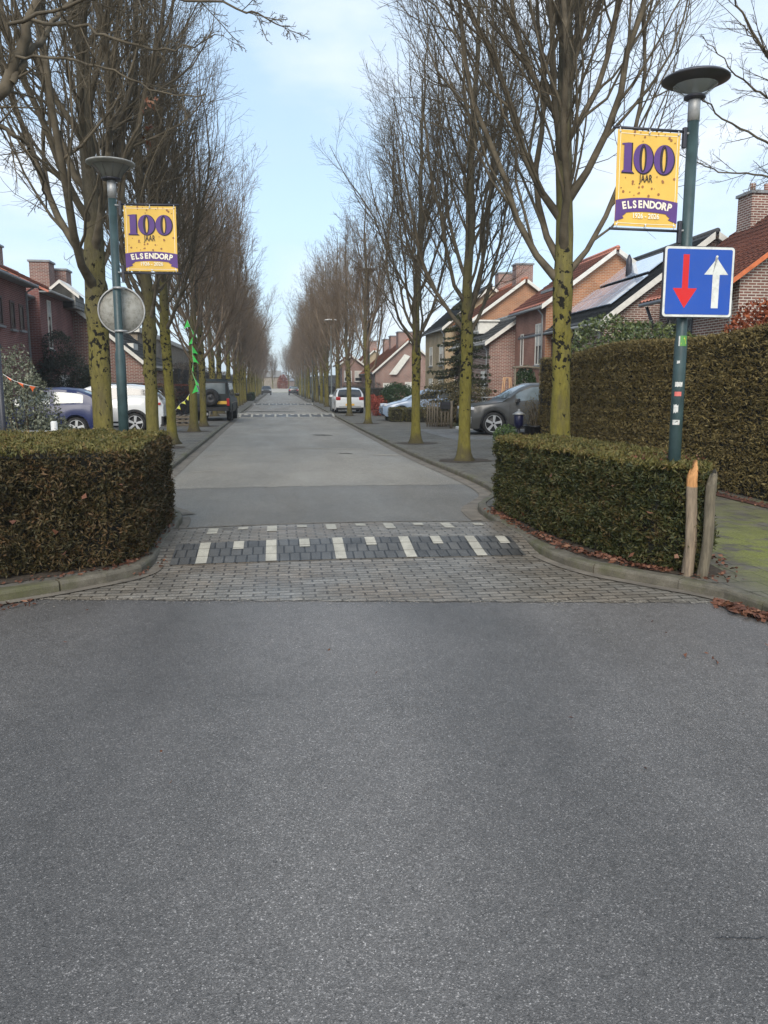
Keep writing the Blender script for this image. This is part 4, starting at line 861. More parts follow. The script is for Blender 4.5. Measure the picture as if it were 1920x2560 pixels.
bw = .555; p1, p2 = W(1545, 330, 6.5), W(1704, 560, 6.5)
zc = (p1[2] + p2[2]) / 2; hh = abs(W(1625, 323, 6.5)[2] - W(1610, 563, 6.5)[2])
banner('yellow anniversary banner on the right lamp post above the blue sign', (PRx - .098 - bw / 2 - .005, PRy - .02, zc), rad(4), bw, hh, 1)
bl = .60; q1 = W(373, 510, 9.6); hl = abs(W(370, 512, 9.6)[2] - W(370, 676, 9.6)[2]) 
banner('yellow anniversary banner on the left lamp post above the grey sign back', (PLx + .105 + bl / 2, PLy - .02, W(374, 594, 9.6)[2]), rad(-3), bl * .96, hl, -1)
# blue priority sign
def rrect(w, h, r, n=6):
    P = []
    for cx, cz, a0 in ((w / 2 - r, h / 2 - r, 0), (-w / 2 + r, h / 2 - r, 90), (-w / 2 + r, -h / 2 + r, 180), (w / 2 - r, -h / 2 + r, 270)):
        for i in range(n + 1): a_ = rad(a0 + 90 * i / n); P.append((cx + r * math.cos(a_), cz + r * math.sin(a_)))
    return P
a_, b_ = W(1656, 705, 6.44), W(1834, 705, 6.44); sw = b_[0] - a_[0]; t_, u_ = W(1745, 615, 6.44), W(1745, 794, 6.44); sh = t_[2] - u_[2]
r = empty('traffic_sign', ((a_[0] + b_[0]) / 2 + .004, 6.445, (t_[2] + u_[2]) / 2), rad(1)); tag(r, 'square blue traffic sign with red down arrow and white up arrow', 'traffic sign')
MB().prism(rrect(sw, sh, .03), 0, .022).build('sign_rim', M['darkmetal'], r, bevel=.002)
MB().prism(rrect(sw - .012, sh - .012, .026), -.003, -.0005).build('sign_border', M['s_white'], r)
MB().prism(rrect(sw - .05, sh - .05, .015), -.006, -.0031).build('sign_face', M['s_blue'], r)
def arrow(cx, up, hw, hl2, sw2, ln):
    s = 1 if up else -1; tip = s * ln / 2; base = tip - s * hl2
    return [(cx, tip), (cx + hw, base), (cx + sw2, base), (cx + sw2, -tip), (cx - sw2, -tip), (cx - sw2, base), (cx - hw, base)]
MB().flat(arrow(-.115 * sw / .6, False, .107, .16, .027, .43), -.0068, Matrix.Translation((0, 0, .004))).build('red_arrow', M['s_red'], r)
ar = arrow(.145 * sw / .6, True, .107, .16, .031, .43); ar[0:1] = [(ar[0][0] + .012, ar[0][1] - .012), (ar[0][0], ar[0][1] - .004), (ar[0][0] - .012, ar[0][1] - .012)]
MB().flat(ar, -.0068, Matrix.Translation((0, 0, .006))).build('white_arrow', M['s_white'], r)
MB().box((-.03, .045, .22), (.16, .04, .03)).box((-.03, .045, -.22), (.16, .04, .03)).build('sign_bracket', M['galv'], r)
# round sign seen from behind
c = W(304, 777, 9.82); r = empty('traffic_sign', (c[0], 9.81, c[2])); tag(r, 'round traffic sign seen from its weathered grey back', 'traffic sign'); Rr = (W(364, 777, 9.82)[0] - W(244, 777, 9.82)[0]) / 2
Tq = Matrix.Rotation(rad(90), 4, 'X')
MB().lathe([(0, -.012), (Rr - .012, -.012), (Rr - .012, -.013), (0, -.0135)], 56, Tq).build('sign_back', M['s_back'], r)
MB().lathe([(Rr - .016, .010), (Rr - .003, .014), (Rr, .0), (Rr - .002, -.018), (Rr - .014, -.018), (Rr - .016, .010)], 56, Tq).build('sign_rim', M['galv'], r)
for z in (Rr - .03, -Rr + .03): MB().lathe([(.067, -.012), (.072, -.012), (.072, .012), (.067, .012)], 20, Matrix.Translation((0.005, -.11, z))).build('clamp_band', M['galv'], r)
# stickers on the right pole
M['st_y'] = plain('sticker_yellow', (.75, .58, .03), .5); M['st_g'] = plain('sticker_green', (.08, .24, .05), .5); M['st_p'] = plain('sticker_pink', (.55, .13, .11), .5); M['st_w'] = plain('sticker_white', (.58, .58, .54), .6, .3, 30)
def sticker(name, label, z, a0, a1, h, mat, R, ragged=0.0, extra=None):
    n = 10; vs = []
    for i in range(n + 1):
        q = rad(a0 + (a1 - a0) * i / n); rg = random.uniform(0, ragged * .35)
        vs += [(R * math.sin(q), -R * math.cos(q), -h / 2 + random.uniform(0, ragged * .35)), (R * math.sin(q), -R * math.cos(q), h / 2 - rg)]
    root = empty(name, (PRx, PRy, z)); tag(root, label, 'sticker', None)
    MB().add(vs, [(2 * i, 2 * i + 2, 2 * i + 3, 2 * i + 1) for i in range(n)], True).build('backing', M[mat], root)
    if extra:
        for nm, m_, pts in extra:
            V = [(1.02 * R * math.sin(rad(p[0])), -1.02 * R * math.cos(rad(p[0])), p[1]) for p in pts]
            MB().add(V, [tuple(range(len(V)))]).build(nm, M[m_], root)
zz = lambda y: W(1695, y, 6.5)[2]
sticker('sticker', 'green and yellow warning sticker with triangle high on the right pole', zz(852), -42, 28, .085, 'st_g', .0545, 0, [('triangle', 'st_y', [(-26, -.026), (22, -.026), (2, .03)]), ('caption', 'st_w', [(-46, -.042), (-34, -.042), (-34, .040), (-46, .040)])])
RS = .0545
sticker('sticker', 'two torn white scraps below the green sticker on the right pole', zz(905), -52, -26, .03, 'st_w', RS, .022)
sticker('sticker', 'torn white sticker above the pink one on the right pole', zz(961), -58, 8, .045, 'st_w', RS, .02)
sticker('sticker', 'pink and red torn sticker on the right pole', zz(985), -58, 2, .04, 'st_p', RS, .010)
sticker('sticker', 'large faded grey sticker remnant above the lowest sticker on the right pole', zz(1022), -60, -18, .08, 'st_w', RS, .04)
sticker('sticker', 'lowest small white sticker with red lines on the right pole', zz(1056), -62, 0, .042, 'st_w', RS, 0, [('print', 'st_p', [(-58, -.018), (-4, -.018), (-4, -.011), (-58, -.011)]), ('print', 'ink', [(-40, -.002), (-20, .004), (-14, .014), (-30, .012)])])
# wooden stakes
def woodmat(name, c, fresh=None, zf=0.0):
    s = NT(name); v = s.n('ShaderNodeMapping', {'Vector': s.co(), 'Scale': (1, 1, .12)}).outputs[0]
    col = s.ramp(s.noise(45, 6, .65, co=v), [(.3, tuple(.45 * q for q in c)), (.55, c), (.8, tuple(1.5 * q for q in c))])
    if fresh:
        z = s.math('ADD', s.sep()[2], s.math('MULTIPLY', s.noise(14, 3), .06)); f = s.ramp(z, [(zf, 0.0), (zf + .01, 1.0)])
        fr = s.ramp(s.noise(50, 6, .7, co=v), [(.3, tuple(.55 * q for q in fresh)), (.6, fresh)]); col = s.mix(f, col, fr)
    return s.fin(col, .8, s.noise(60, 5, .6, co=v), .8, .008)
M['wood'] = woodmat('weathered_wood', (.17, .14, .10)); M['wood_fresh'] = woodmat('split_wood', (.23, .175, .12), (.55, .27, .10), .78); M['wood_old'] = woodmat('old_wood', (.13, .108, .072))
def stake(label, x, y, tx, ty, h, mat, r0):
    r = empty('wooden_stake', (x, y, KH)); tag(r, label, 'wooden stake', None); n = 12; vs = []; K = 16; rng = random.Random(int(x * 100))
    for k in range(K):
        t = k / (K - 1); z = -.1 + (h + .1) * t
        for j in range(n):
            q = 2 * math.pi * j / n; rr = r0 * (1 + .10 * math.sin(3 * q + k * .5) + rng.uniform(-.05, .05)) * (1 - .08 * t) * (1, .93, .62)[max(0, k - K + 3)]; zz_ = z - (.035 if k == K - 1 else .015 if k == K - 2 else 0) + (rng.uniform(-.03, .02) if k == K - 1 else 0) + (.04 * math.sin(q + 1) if k >= K - 2 else 0)
            vs.append((tx * t + .012 * math.sin(t * 5) + rr * math.cos(q), ty * t + rr * math.sin(q), zz_))
    fs = [(i * n + j, i * n + (j + 1) % n, (i + 1) * n + (j + 1) % n, (i + 1) * n + j) for i in range(K - 1) for j in range(n)] + [tuple(range((K - 1) * n, K * n))]
    MB().add(vs, fs, True).build('post', M[mat], r)
g = G(1716, 1438, KH); stake('wooden stake with freshly split orange top at the corner of the right hedge', g[0], g[1], .045, .05, .96, 'wood_fresh', .048)
g = G(1752, 1444, KH); stake('grey weathered leaning stake right of the split one', g[0], g[1], .10, .06, .90, 'wood_old', .045)
# posts at left
g = W(136, 1075, 11.0); r = empty('marker_post', (g[0], 11.0, KH)); tag(r, 'short white post showing behind the left hedge', 'post'); MB().tube([(0, 0, -.05), (0, 0, 1.12), (0, 0, 1.135)], [.042, .042, .03], 14).build('post', M['white'], r)
g = W(3, 1000, 10.3); r = empty('metal_post', (g[0], 10.3, KH)); tag(r, 'dark grey metal post at the left edge of the picture', 'post'); MB().tube([(0, 0, -.05), (0, 0, 2.02)], [.035, .035], 12).box((0, 0, 2.06), (.07, .07, .05)).build('post', M['darkmetal'], r)
g = W(90, 1075, 12.3); r = empty('garden_rail', (g[0], 12.3, KH)); tag(r, 'low pale rail frame behind the left hedge', 'rail'); MB().box((.0, 0, .93), (.46, .06, .03)).box((-.2, 0, .45), (.03, .05, .93)).box((.2, 0, .45), (.03, .05, .93)).build('rail', M['galv'], r)
# pennants
M['fl_g'] = plain('pennant_green', (.06, .62, .10), .55); M['fl_y'] = plain('pennant_yellow', (.62, .62, .06), .55); M['fl_o'] = plain('pennant_orange', (.72, .14, .04), .55)
def bunting(label, pts, mat, size, down=True, seed=1, cat='bunting'):
    r = empty('bunting', pts[0]); tag(r, label, cat); o = Vector(pts[0]); rr = random.Random(seed); P = [Vector(p) - o for p in pts]
    MB().tube(P, .004, 4).build('string', M['white'], r)
    L = [(a2, b2) for a2, b2 in zip(P[:-1], P[1:])]
    for a2, b2 in L:
        m_ = a2.lerp(b2, .5); d = (b2 - a2).normalized() * size * .45; n_ = Vector((rr.uniform(-.6, .6) * size + (size * .5 if abs(d.z) > abs(d.x) else 0) * rr.choice((-.6, 1, 1)), rr.uniform(-.5, .5) * size, -size * rr.uniform(.5, .9)))
        q = Vector((rr.uniform(-.02, .02), rr.uniform(-.03, .03), 0)); vs = [m_ - d, m_ + d, m_ + n_, m_ + d * .3 + n_ * .5 + q]
        MB().add(vs, [(0, 1, 3), (0, 3, 2)], True).build('pennant', M[mat], r)
tp = [W(x, y, 28.75) for x, y in ((468, 798), (476, 818), (483, 838), (480, 862), (481, 885), (483, 905), (480, 930), (486, 944), (490, 962), (496, 978))]
bunting('string of bright green pennants hanging down the fourth left tree', tp, 'fl_g', .29, seed=4)
bunting('short string of yellow pennants left of the fourth left tree', [W(x, y, 28.3) for x, y in ((474, 985), (464, 1000), (450, 1010), (440, 1024), (430, 1032))], 'fl_y', .16, seed=8)
bunting('string of small orange pennants over the grey green shrub', [W(x, y, 13.2) for x, y in ((8, 936), (35, 952), (66, 962), (96, 968))], 'fl_o', .11, seed=2)
# ================================================================== RIGHT GARDEN SMALL THINGS
g = W(1296, 1080, 20.3); r = empty('garden_lantern', (g[0], 20.3, KH)); tag(r, 'dark blue garden lantern on a short post by the driveway', 'lantern')
MB().tube([(0, 0, -.02), (0, 0, .3), (0, 0, .5)], [.07, .06, .04], 12).build('post', M['black'], r)
M['navy'] = plain('navy_enamel', (.012, .014, .05), .35); MB().lathe([(.04, .5), (.10, .56), (.125, .60), (.125, .84), (.11, .86)], 8).build('lantern_body', M['navy'], r)
MB().lathe([(.165, .86), (.17, .87), (.06, .93), (.03, .94), (.03, .99), (0, 1.0)], 20).build('lantern_cap', M['galv'], r)
r = empty('planter', (W(1336, 1080, 20.5)[0], 20.5, KH)); tag(r, 'dark round planter between the lantern and the tall hedge', 'planter'); MB().lathe([(0, 0), (.2, 0), (.27, .52), (.29, .53), (.29, .57), (.25, .57), (.24, .5), (0, .5)], 24).build('pot', M['black'], r)
# chestnut paling fence and gate
def paling(name, label, x0, x1, y0, y1, h, gate=False):
    r = empty(name, (x0, y0, KH)); tag(r, label, 'gate' if gate else 'fence'); n = max(3, int(math.dist((x0, y0), (x1, y1)) / (.105 if gate else .088))); b = MB()
    for i in range(n):
        t = (i + .5) / n; x, y = (x1 - x0) * t, (y1 - y0) * t; hh_ = h * random.uniform(.94, 1.03); b.tube([(x, y, .06), (x + random.gauss(0, .008), y, hh_ * .6), (x + random.gauss(0, .012), y, hh_)], [.028, .03, .02], 6)
    b.build('paling', M['wood'], r); R = MB()
    for z in ((.18, h * .8)): R.box(((x1 - x0) / 2, (y1 - y0) / 2 + .03, z), (math.dist((x0, y0), (x1, y1)), .025, .05), rz=math.atan2(y1 - y0, x1 - x0))
    R.build('rail', M['wood'], r); return r
f0 = W(1066, 1060, 30.2); f1 = W(1096, 1060, 30); f2 = W(1124, 1060, 30)
paling('paling_fence', 'short chestnut paling fence left of the letter box gate', f0[0], f1[0], 30.3, 30, 1.0)
paling('garden_gate', 'narrow paling gate with the black letter box on it', f1[0] + .06, f2[0], 30, 30, .78, True)
r = empty('gate_post', (f2[0] + .06, 30, KH)); tag(r, 'round wooden post right of the paling gate', 'post'); MB().tube([(0, 0, -.05), (0, 0, 1.02)], [.055, .05], 10).build('post', M['wood'], r)
r = empty('letter_box', ((f1[0] + f2[0]) / 2 + .03, 29.93, KH + .72)); tag(r, 'black letter box on the paling gate', 'letter box'); MB().box((0, 0, .14), (.36, .13, .28)).build('box', M['black'], r, bevel=.01); MB().box((0, -.075, .20), (.28, .02, .03)).build('flap', M['darkmetal'], r)
r = empty('stepping_slab', (6.9, 29.2, KH)); tag(r, 'pale stone slabs lying at the foot of the paling gate', 'stone slab'); MB().box((0, 0, .05), (.7, .5, .1)).box((.7, .3, .10), (.45, .4, .2)).build('slab', M['white'], r, bevel=.02)
# folding ladder, rack, pergola
M['pine'] = plain('pine_wood', (.52, .30, .15), .6, .15)
g = W(1266, 986, 33.0); r = empty('step_ladder', (g[0], 33.0, KH)); tag(r, 'orange wooden trestle ladder by the brick wall', 'ladder'); b = MB(); hL = W(1266, 944, 33)[2] - KH
for s in (-1, 1):
    b.tube([(s * .27 - .12, -.2, 0), (s * .12 - .02, 0, hL)], .025, 6); b.tube([(s * .27 + .12, .3, 0), (s * .12 + .05, 0, hL)], .025, 6)
for z in (.35, .75, 1.1, hL): b.box((-.02, -.1 * (1 - z / hL), z), (.26 + .25 * (1 - z / hL), .04, .04))
b.build('ladder_frame', M['pine'], r)
g = W(1228, 1000, 31); r = empty('trestle_table', (g[0], 31.0, KH)); tag(r, 'small pale trestle table behind the grey car bonnet', 'table'); b = MB().box((0, 0, 1.15), (.75, .4, .035)); b.build('table_top', M['galv'], r)
b = MB()
for s in (-1, 1): b.tube([(s * .33, 0, 0), (-s * .25, 0, 1.13)], .018, 5); b.tube([(s * .33, .2, 0), (s * .3, .2, 1.13)], .018, 5)
b.build('leg', M['galv'], r)
g = W(1318, 920, 31.8); r = empty('pergola', (g[0], 31.8, KH)); tag(r, 'rough timber pergola beam before the porch', 'pergola'); zp = W(1318, 919, 31.8)[2] - KH
MB().tube([(-.6, 0, zp), (0, 0, zp + .03), (.75, 0, zp - .05)], .05, 7).build('beam', M['wood'], r); MB().tube([(-.48, 0, 0), (-.5, 0, zp)], .045, 7).tube([(.55, 0, 0), (.55, 0, zp - .03)], .05, 7).build('post', M['wood'], r)
g = W(452, 1045, 33.5); r = empty('pallet', (g[0] - .1, 33.5, KH)); tag(r, 'low stack of weathered pallet wood by the reddish hedge', 'pallet'); b = MB()
for z in (.05, .2, .35):
    for i in range(5): b.box((-.5 + i * .25, 0, z + .06), (.12, .9, .03))
    for y in (-.4, 0, .4): b.box((0, y, z), (1.1, .08, .07))
b.build('boards', M['wood'], r)
# ================================================================== CARS
def paint(name, c, rough=.25): return plain(name, c, rough, .03, 2, spec=.5, coat=.5)
M['cglass'] = plain('car_glass', (.02, .025, .028), .06, .1, spec=.9); M['cglass_pale'] = plain('car_glass_pale', (.13, .16, .17), .08, .25, 3, spec=.9)
M['tyre'] = plain('tyre', (.018, .018, .018), .85, .2, bump=.3); M['rim'] = plain('alloy_rim', (.55, .56, .57), .35, .1, metal=.5); M['rim_dark'] = plain('dark_rim', (.04, .04, .042), .5, .1, metal=.3)
M['lred'] = plain('tail_lamp', (.38, .02, .02), .2, .1, spec=.7); M['lwhite'] = plain('head_lamp', (.7, .72, .75), .15, .1, spec=.8); M['plate'] = plain('number_plate', (.78, .46, .06), .5, .05); M['chrome'] = plain('bright_trim', (.6, .6, .6), .2, .05, metal=.8)
def interp(pts, x):
    if x <= pts[0][0]: return pts[0][1]
    for (a, b), (c, d) in zip(pts[:-1], pts[1:]):
        if x <= c: return b + (d - b) * (x - a) / max(1e-6, c - a)
    return pts[-1][1]
def smooth(f, x, w=.06): return (f(x - w) + 2 * f(x) + f(x + w)) / 4
def car(name, label, L, Wd, belt, roof, wheels, wr, colr, loc, rz, clear=.2, gl='cglass', side=None, plan=None, rimstyle=5, trims=None, tw=.2, boxy=0.0, tumble=.17, arch=None, rim='rim', lights=None, shiftr=None):
    """x along the car, front at x = 0, rear at x = L. belt / roof: profile points (x, z)."""
    r = empty(name, loc, rz); tag(r, label, 'car', None)
    xs = sorted(set([round(v, 3) for v in np.linspace(0, L, int(L / .045))] + [p[0] for p in roof] + [L])); hw0 = Wd / 2
    plan = plan or [(0, .78), (.12, .88), (.45, .97), (.9, 1.0), (L - .7, 1.0), (L - .25, .95), (L - .05, .88), (L, .80)]
    B = lambda x: interp(belt, x); Rf = lambda x: max(interp(roof, x), B(x) + .004); ra = wr + .055; low = [(0, clear + .12), (.15, clear), (L - .15, clear), (L, clear + .14)]
    rows = []
    for x in xs:
        hw = hw0 * smooth(lambda q: interp(plan, q), x, .1); zb = interp(low, x)
        for wx in wheels:
            if abs(x - wx) < ra: zb = max(zb, wr + math.sqrt(ra * ra - (x - wx) ** 2))
        bl = smooth(B, x, .05); rf = smooth(Rf, x, .05) if boxy < .5 else Rf(x); g = max(0.0, rf - bl)
        tmb = tumble * min(1, g / .4); wt = hw - .045 - tmb * (g / .45 if g < .45 else 1)
        zm = min(max(zb + .03, clear + .30), bl - .1); cr = .05 if g > .1 else .0
        rows.append([(hw - .03, zb), (hw, min(max(zb + .02, clear + .12), bl - .12)), (hw, zm + .05 if zm + .05 < bl - .06 else bl - .06), (hw - .012, bl - .045), (hw - .045, bl), (wt + .012, rf - .05 * (g > .15)), (wt - .05, rf - .012 * (g > .15)), (wt * .5, rf + .012 + .01 * (g > .15)), (0, rf + .018 + .012 * (g > .15))])
    K = len(rows[0]); b = MB(); vs = []
    for x, row in zip(xs, rows):
        for s in (1, -1):
            for (w, z) in row: vs.append((x, s * w, z))
    fs = []
    for i in range(len(xs) - 1):
        for s in (0, 1):
            for k in range(K - 1):
                a2 = i * 2 * K + s * K + k; fs.append((a2, a2 + 1, a2 + 2 * K + 1, a2 + 2 * K))
    for i in (0, len(xs) - 1):
        o2 = i * 2 * K
        for k in range(K - 1): fs.append((o2 + k, o2 + k + 1, o2 + K + k + 1, o2 + K + k))
    b.add(vs, fs, True)
    me = bpy.data.meshes.new('body'); me.from_pydata([tuple(v) for v in b.v], [], b.f); bm = bmesh.new(); bm.from_mesh(me); bmesh.ops.remove_doubles(bm, verts=bm.verts, dist=.0008); bmesh.ops.recalc_face_normals(bm, faces=bm.faces)
    for f in bm.faces: f.smooth = True
    for e in bm.edges:
        if e.is_manifold and e.calc_face_angle(0) > rad(38): e.smooth = False
    bm.to_mesh(me); bm.free(); me.materials.append(colr); link('body', me, r)
    MB().box((L / 2, 0, clear + .14 + (wr * .35)), (L - .5, Wd - .34, wr * .9)).box((L / 2, 0, B(L / 2) - .15), (L * .35, Wd - .4, .4)).build('underbody', M['black'], r)
    def sidepoint(x, t, s, off=.006):
        i = min(range(len(xs)), key=lambda k: abs(xs[k] - x)); p, q = Vector((x, rows[i][4][0], rows[i][4][1])), Vector((x, rows[i][5][0], rows[i][5][1])); v = p.lerp(q, t); return (v.x, s * (v.y + off), v.z)
    def sideat(x, z, s, off=.005):
        i = min(range(len(xs)), key=lambda k: abs(xs[k] - x)); row = rows[i]
        for (w1, z1), (w2, z2) in zip(row[:-1], row[1:]):
            if z1 <= z <= z2: t = (z - z1) / max(1e-6, z2 - z1); return (x, s * (w1 + (w2 - w1) * t + off), z)
        return (x, s * (row[0][0] + off), z)
    for poly in (side or []):  # list of (x0, x1): window spans
        x0, x1 = poly[0], poly[1]; t0 = poly[2] if len(poly) > 2 else .08; t1 = poly[3] if len(poly) > 3 else .86
        for s in (1, -1):
            n = 12; gsh = MB(); vs = []
            for i in range(n + 1):
                x = x0 + (x1 - x0) * i / n
                if i == 0: x = x0
                vs += [sidepoint(x, t0, s), sidepoint(x, t1, s)]
            gsh.add(vs, [(2 * i, 2 * i + 2, 2 * i + 3, 2 * i + 1) for i in range(n)], True); gsh.build('side_window', M[gl], r)
    def endglass(x0, x1, nm, wf=.82, lo=.06, hi=.92, matn=None):
        g = MB(); vs = []; n = 6
        for i in range(n + 1):
            x = x0 + (x1 - x0) * (lo + (hi - lo) * i / n); k = min(range(len(xs)), key=lambda q: abs(xs[q] - x)); w = rows[k][6][0] * wf + .02; z = rows[k][8][1]; zw = rows[k][6][1]
            # slope normal
            k2 = min(k + 1, len(xs) - 1); k1 = max(k - 1, 0); dx, dz = xs[k2] - xs[k1], rows[k2][8][1] - rows[k1][8][1]; ln = math.hypot(dx, dz) or 1; nx, nz = -dz / ln * .012, dx / ln * .012
            z = np.interp(x, xs, [q[8][1] for q in rows]); zh = np.interp(x, xs, [q[7][1] for q in rows]); ze = np.interp(x, xs, [q[6][1] for q in rows])
            vs += [(x + nx, -w, ze + nz + .008), (x + nx, -w * .5, zh + nz), (x + nx, 0, z + nz), (x + nx, w * .5, zh + nz), (x + nx, w, ze + nz + .008)]
        g.add(vs, [(5 * i + j, 5 * i + j + 1, 5 * i + j + 6, 5 * i + j + 5) for i in range(n) for j in range(4)], True); return g.build(nm, M[matn or gl], r)
    tr = trims or {}
    if 'ws' in tr: endglass(*tr['ws'], 'windscreen')
    if 'rw' in tr: endglass(*tr['rw'], 'rear_window', wf=tr.get('rww', .84))
    for wx in wheels:
        for s in (1, -1):
            w = empty('wheel', (wx, s * (hw0 - tw / 2 - .015), wr)); w.parent = r; T = Matrix.Rotation(rad(90), 4, 'X')
            ri = wr * .74
            MB().lathe([(ri, -tw / 2 + .01), (wr - .03, -tw / 2), (wr - .005, -tw / 2 + .025), (wr, 0), (wr - .005, tw / 2 - .025), (wr - .03, tw / 2), (ri, tw / 2 - .01)], 36, T).build('tyre', M['tyre'], w)
            q = MB().lathe([(ri + .004, tw / 2 - .012), (ri - .012, tw / 2 - .005), (ri - .02, tw / 2 - .03), (ri - .03, -tw / 2 + .02), (ri + .004, -tw / 2 + .012)], 36, T)
            if s > 0: q = MB().lathe([(ri + .004, -tw / 2 + .012), (ri - .012, -tw / 2 + .005), (ri - .02, -tw / 2 + .03), (ri - .03, tw / 2 - .02), (ri + .004, tw / 2 - .012)], 36, T)
            yo = s * (tw / 2 - .03)
            for i in range(rimstyle):
                a2 = 2 * math.pi * i / rimstyle + .3; c2, s2 = math.cos(a2), math.sin(a2); pw = .17 if rimstyle > 4 else .3
                P = [(.03, -.03), (ri - .015, -pw * ri * 1.5), (ri - .015, pw * ri * .6), (.03, .03)]
                vs = [(p[0] * c2 - p[1] * s2, yo + s * .015, p[0] * s2 + p[1] * c2) for p in P] + [(p[0] * c2 - p[1] * s2, yo - s * .02, p[0] * s2 + p[1] * c2) for p in P]
                q.add(vs, [(0, 1, 2, 3), (4, 7, 6, 5), (0, 4, 5, 1), (1, 5, 6, 2), (2, 6, 7, 3), (3, 7, 4, 0)])
            q.build('rim', M[rim], w); MB().lathe([(0, -.01), (ri - .01, -.01), (ri - .01, .01), (0, .01)], 24, Matrix.Translation((0, yo - s * .045, 0)) @ T).build('brake_disc', M['black'], w)
    return r, sideat, rows, xs
def addp(r, name, mat, *boxes, bevel=.012):
    b = MB()
    for c, d in boxes: b.box(c, d)
    return b.build(name, M[mat], r, bevel=bevel)
def sidestrip(r, sideat, name, mat, x0, x1, z0, z1, n=16, off=.008, arc=None):
    for s in (1, -1):
        b = MB(); vs = []
        for i in range(n + 1):
            x = x0 + (x1 - x0) * i / n; vs += [sideat(x, z0, s, off), sideat(x, z1, s, off)]
        b.add(vs, [(2 * i, 2 * i + 2, 2 * i + 3, 2 * i + 1) for i in range(n)], True); b.build(name, M[mat], r)
def archtrim(r, mat, wx, wr, ra, W2, w=.07):
    for s in (1, -1):
        b = MB(); vs = []; n = 20
        for i in range(n + 1):
            q = math.pi * i / n; vs += [(wx + (ra - .01) * math.cos(q), s * W2, wr + (ra - .01) * math.sin(q)), (wx + (ra + w) * math.cos(q), s * (W2 + .002), wr + (ra + w) * math.sin(q))]
        b.add(vs, [(2 * i, 2 * i + 2, 2 * i + 3, 2 * i + 1) for i in range(n)], True); b.build('arch_trim', M[mat], r)
def mirror(r, x, z, hw, mat, s=None):
    for s in (1, -1): MB().box((x, s * (hw + .09), z), (.12, .2, .14)).build('wing_mirror', mat, r, bevel=.03)
M['p_blue'] = plain('blue_paint', (.012, .020, .085), .3, .03, 2, spec=.35, coat=.12); M['p_white'] = paint('white_car_paint', (.66, .67, .66)); M['p_green'] = plain('dark_green_paint', (.012, .018, .017), .45, .05, 2, spec=.3); M['p_grey'] = plain('grey_car_paint', (.045, .045, .042), .3, .05, 2, spec=.5, coat=.25); M['p_light'] = paint('pale_blue_paint', (.26, .34, .46), .25); M['p_dark'] = paint('black_car_paint', (.02, .02, .022))
Z0 = KH + .004
# blue hatchback, side on, nose to the left
hb_b = [(0, .62), (.1, .70), (.9, .88), (1.15, .93), (2.4, .98), (3.4, 1.02), (3.95, 1.0), (4.05, .8)]
hb_r = [(0, .62), (.1, .70), (1.15, .93), (1.75, 1.36), (2.1, 1.47), (2.8, 1.50), (3.3, 1.45), (3.7, 1.30), (3.95, 1.04), (4.05, .8)]
xr = W(268, 1000, 26)[0]
r, sa, _, _ = car('blue_hatchback', 'dark blue three door hatchback parked side on behind the nearest left tree', 4.05, 1.72, hb_b, hb_r, (.78, 3.28), .315, M['p_blue'], (xr - 4.05, 26.0, Z0 + .03), 0, side=[(1.55, 2.55, .06, .88), (2.66, 3.50, .10, .84)], gl='cglass_pale', trims={'ws': (1.2, 2.0), 'rw': (3.95, 3.45)}, rimstyle=5)
sidestrip(r, sa, 'rubbing_strip', 'darkmetal', 1.25, 2.6, .56, .60); sidestrip(r, sa, 'rubbing_strip', 'darkmetal', 2.63, 2.92, .56, .60); sidestrip(r, sa, 'door_gap', 'black', 2.60, 2.612, .3, .95, 2, .006); sidestrip(r, sa, 'sill_line', 'chrome', 1.4, 2.85, .27, .285)
addp(r, 'door_handle', 'p_blue' if False else 'darkmetal', ((2.45, -.865, .84), (.16, .03, .03)), ((2.45, .865, .84), (.16, .03, .03)), bevel=.008); mirror(r, 1.45, 1.0, .84, M['p_blue'])
addp(r, 'tail_lamp', 'lred', ((3.93, -.66, .88), (.12, .2, .2)), ((3.93, .66, .88), (.12, .2, .2)))
addp(r, 'head_lamp', 'lwhite', ((.17, -.62, .68), (.22, .25, .11)), ((.17, .62, .68), (.22, .25, .11)))
# white SUV, rear towards the road (rear = right)
su_b = [(0, .80), (.12, .92), (1.0, 1.06), (1.3, 1.10), (2.6, 1.12), (3.6, 1.18), (4.2, 1.16), (4.4, .95)]
su_r = [(0, .80), (.12, .92), (1.3, 1.10), (1.85, 1.52), (2.2, 1.63), (3.2, 1.64), (3.9, 1.56), (4.15, 1.40), (4.32, 1.12), (4.4, .95)]
xr = W(415, 1000, 28.6)[0]
r, sa, _, _ = car('white_suv', 'white crossover car with black wheel arches behind the left lamp post', 4.4, 1.83, su_b, su_r, (.88, 3.48), .35, M['p_white'], (xr - 4.4, 28.6, Z0), 0, side=[(1.6, 2.42, .06, .86), (2.50, 3.20, .06, .86), (3.26, 3.86, .30, .86)], trims={'ws': (1.35, 2.05), 'rw': (4.34, 4.0)}, rimstyle=5, rim='rim')
for wx in (.88, 3.48): archtrim(r, 'black', wx, .35, .40, .918)
sidestrip(r, sa, 'sill_cladding', 'black', 1.32, 3.05, .22, .42); sidestrip(r, sa, 'door_gap', 'black', 2.46, 2.47, .45, 1.05, 2, .006); sidestrip(r, sa, 'door_gap', 'black', 3.12, 3.13, .6, 1.05, 2, .006)
addp(r, 'bumper_cladding', 'black', ((4.34, 0, .42), (.12, 1.6, .32))); addp(r, 'roof_rail', 'black', ((2.8, -.62, 1.67), (1.5, .04, .04)), ((2.8, .62, 1.67), (1.5, .04, .04)))
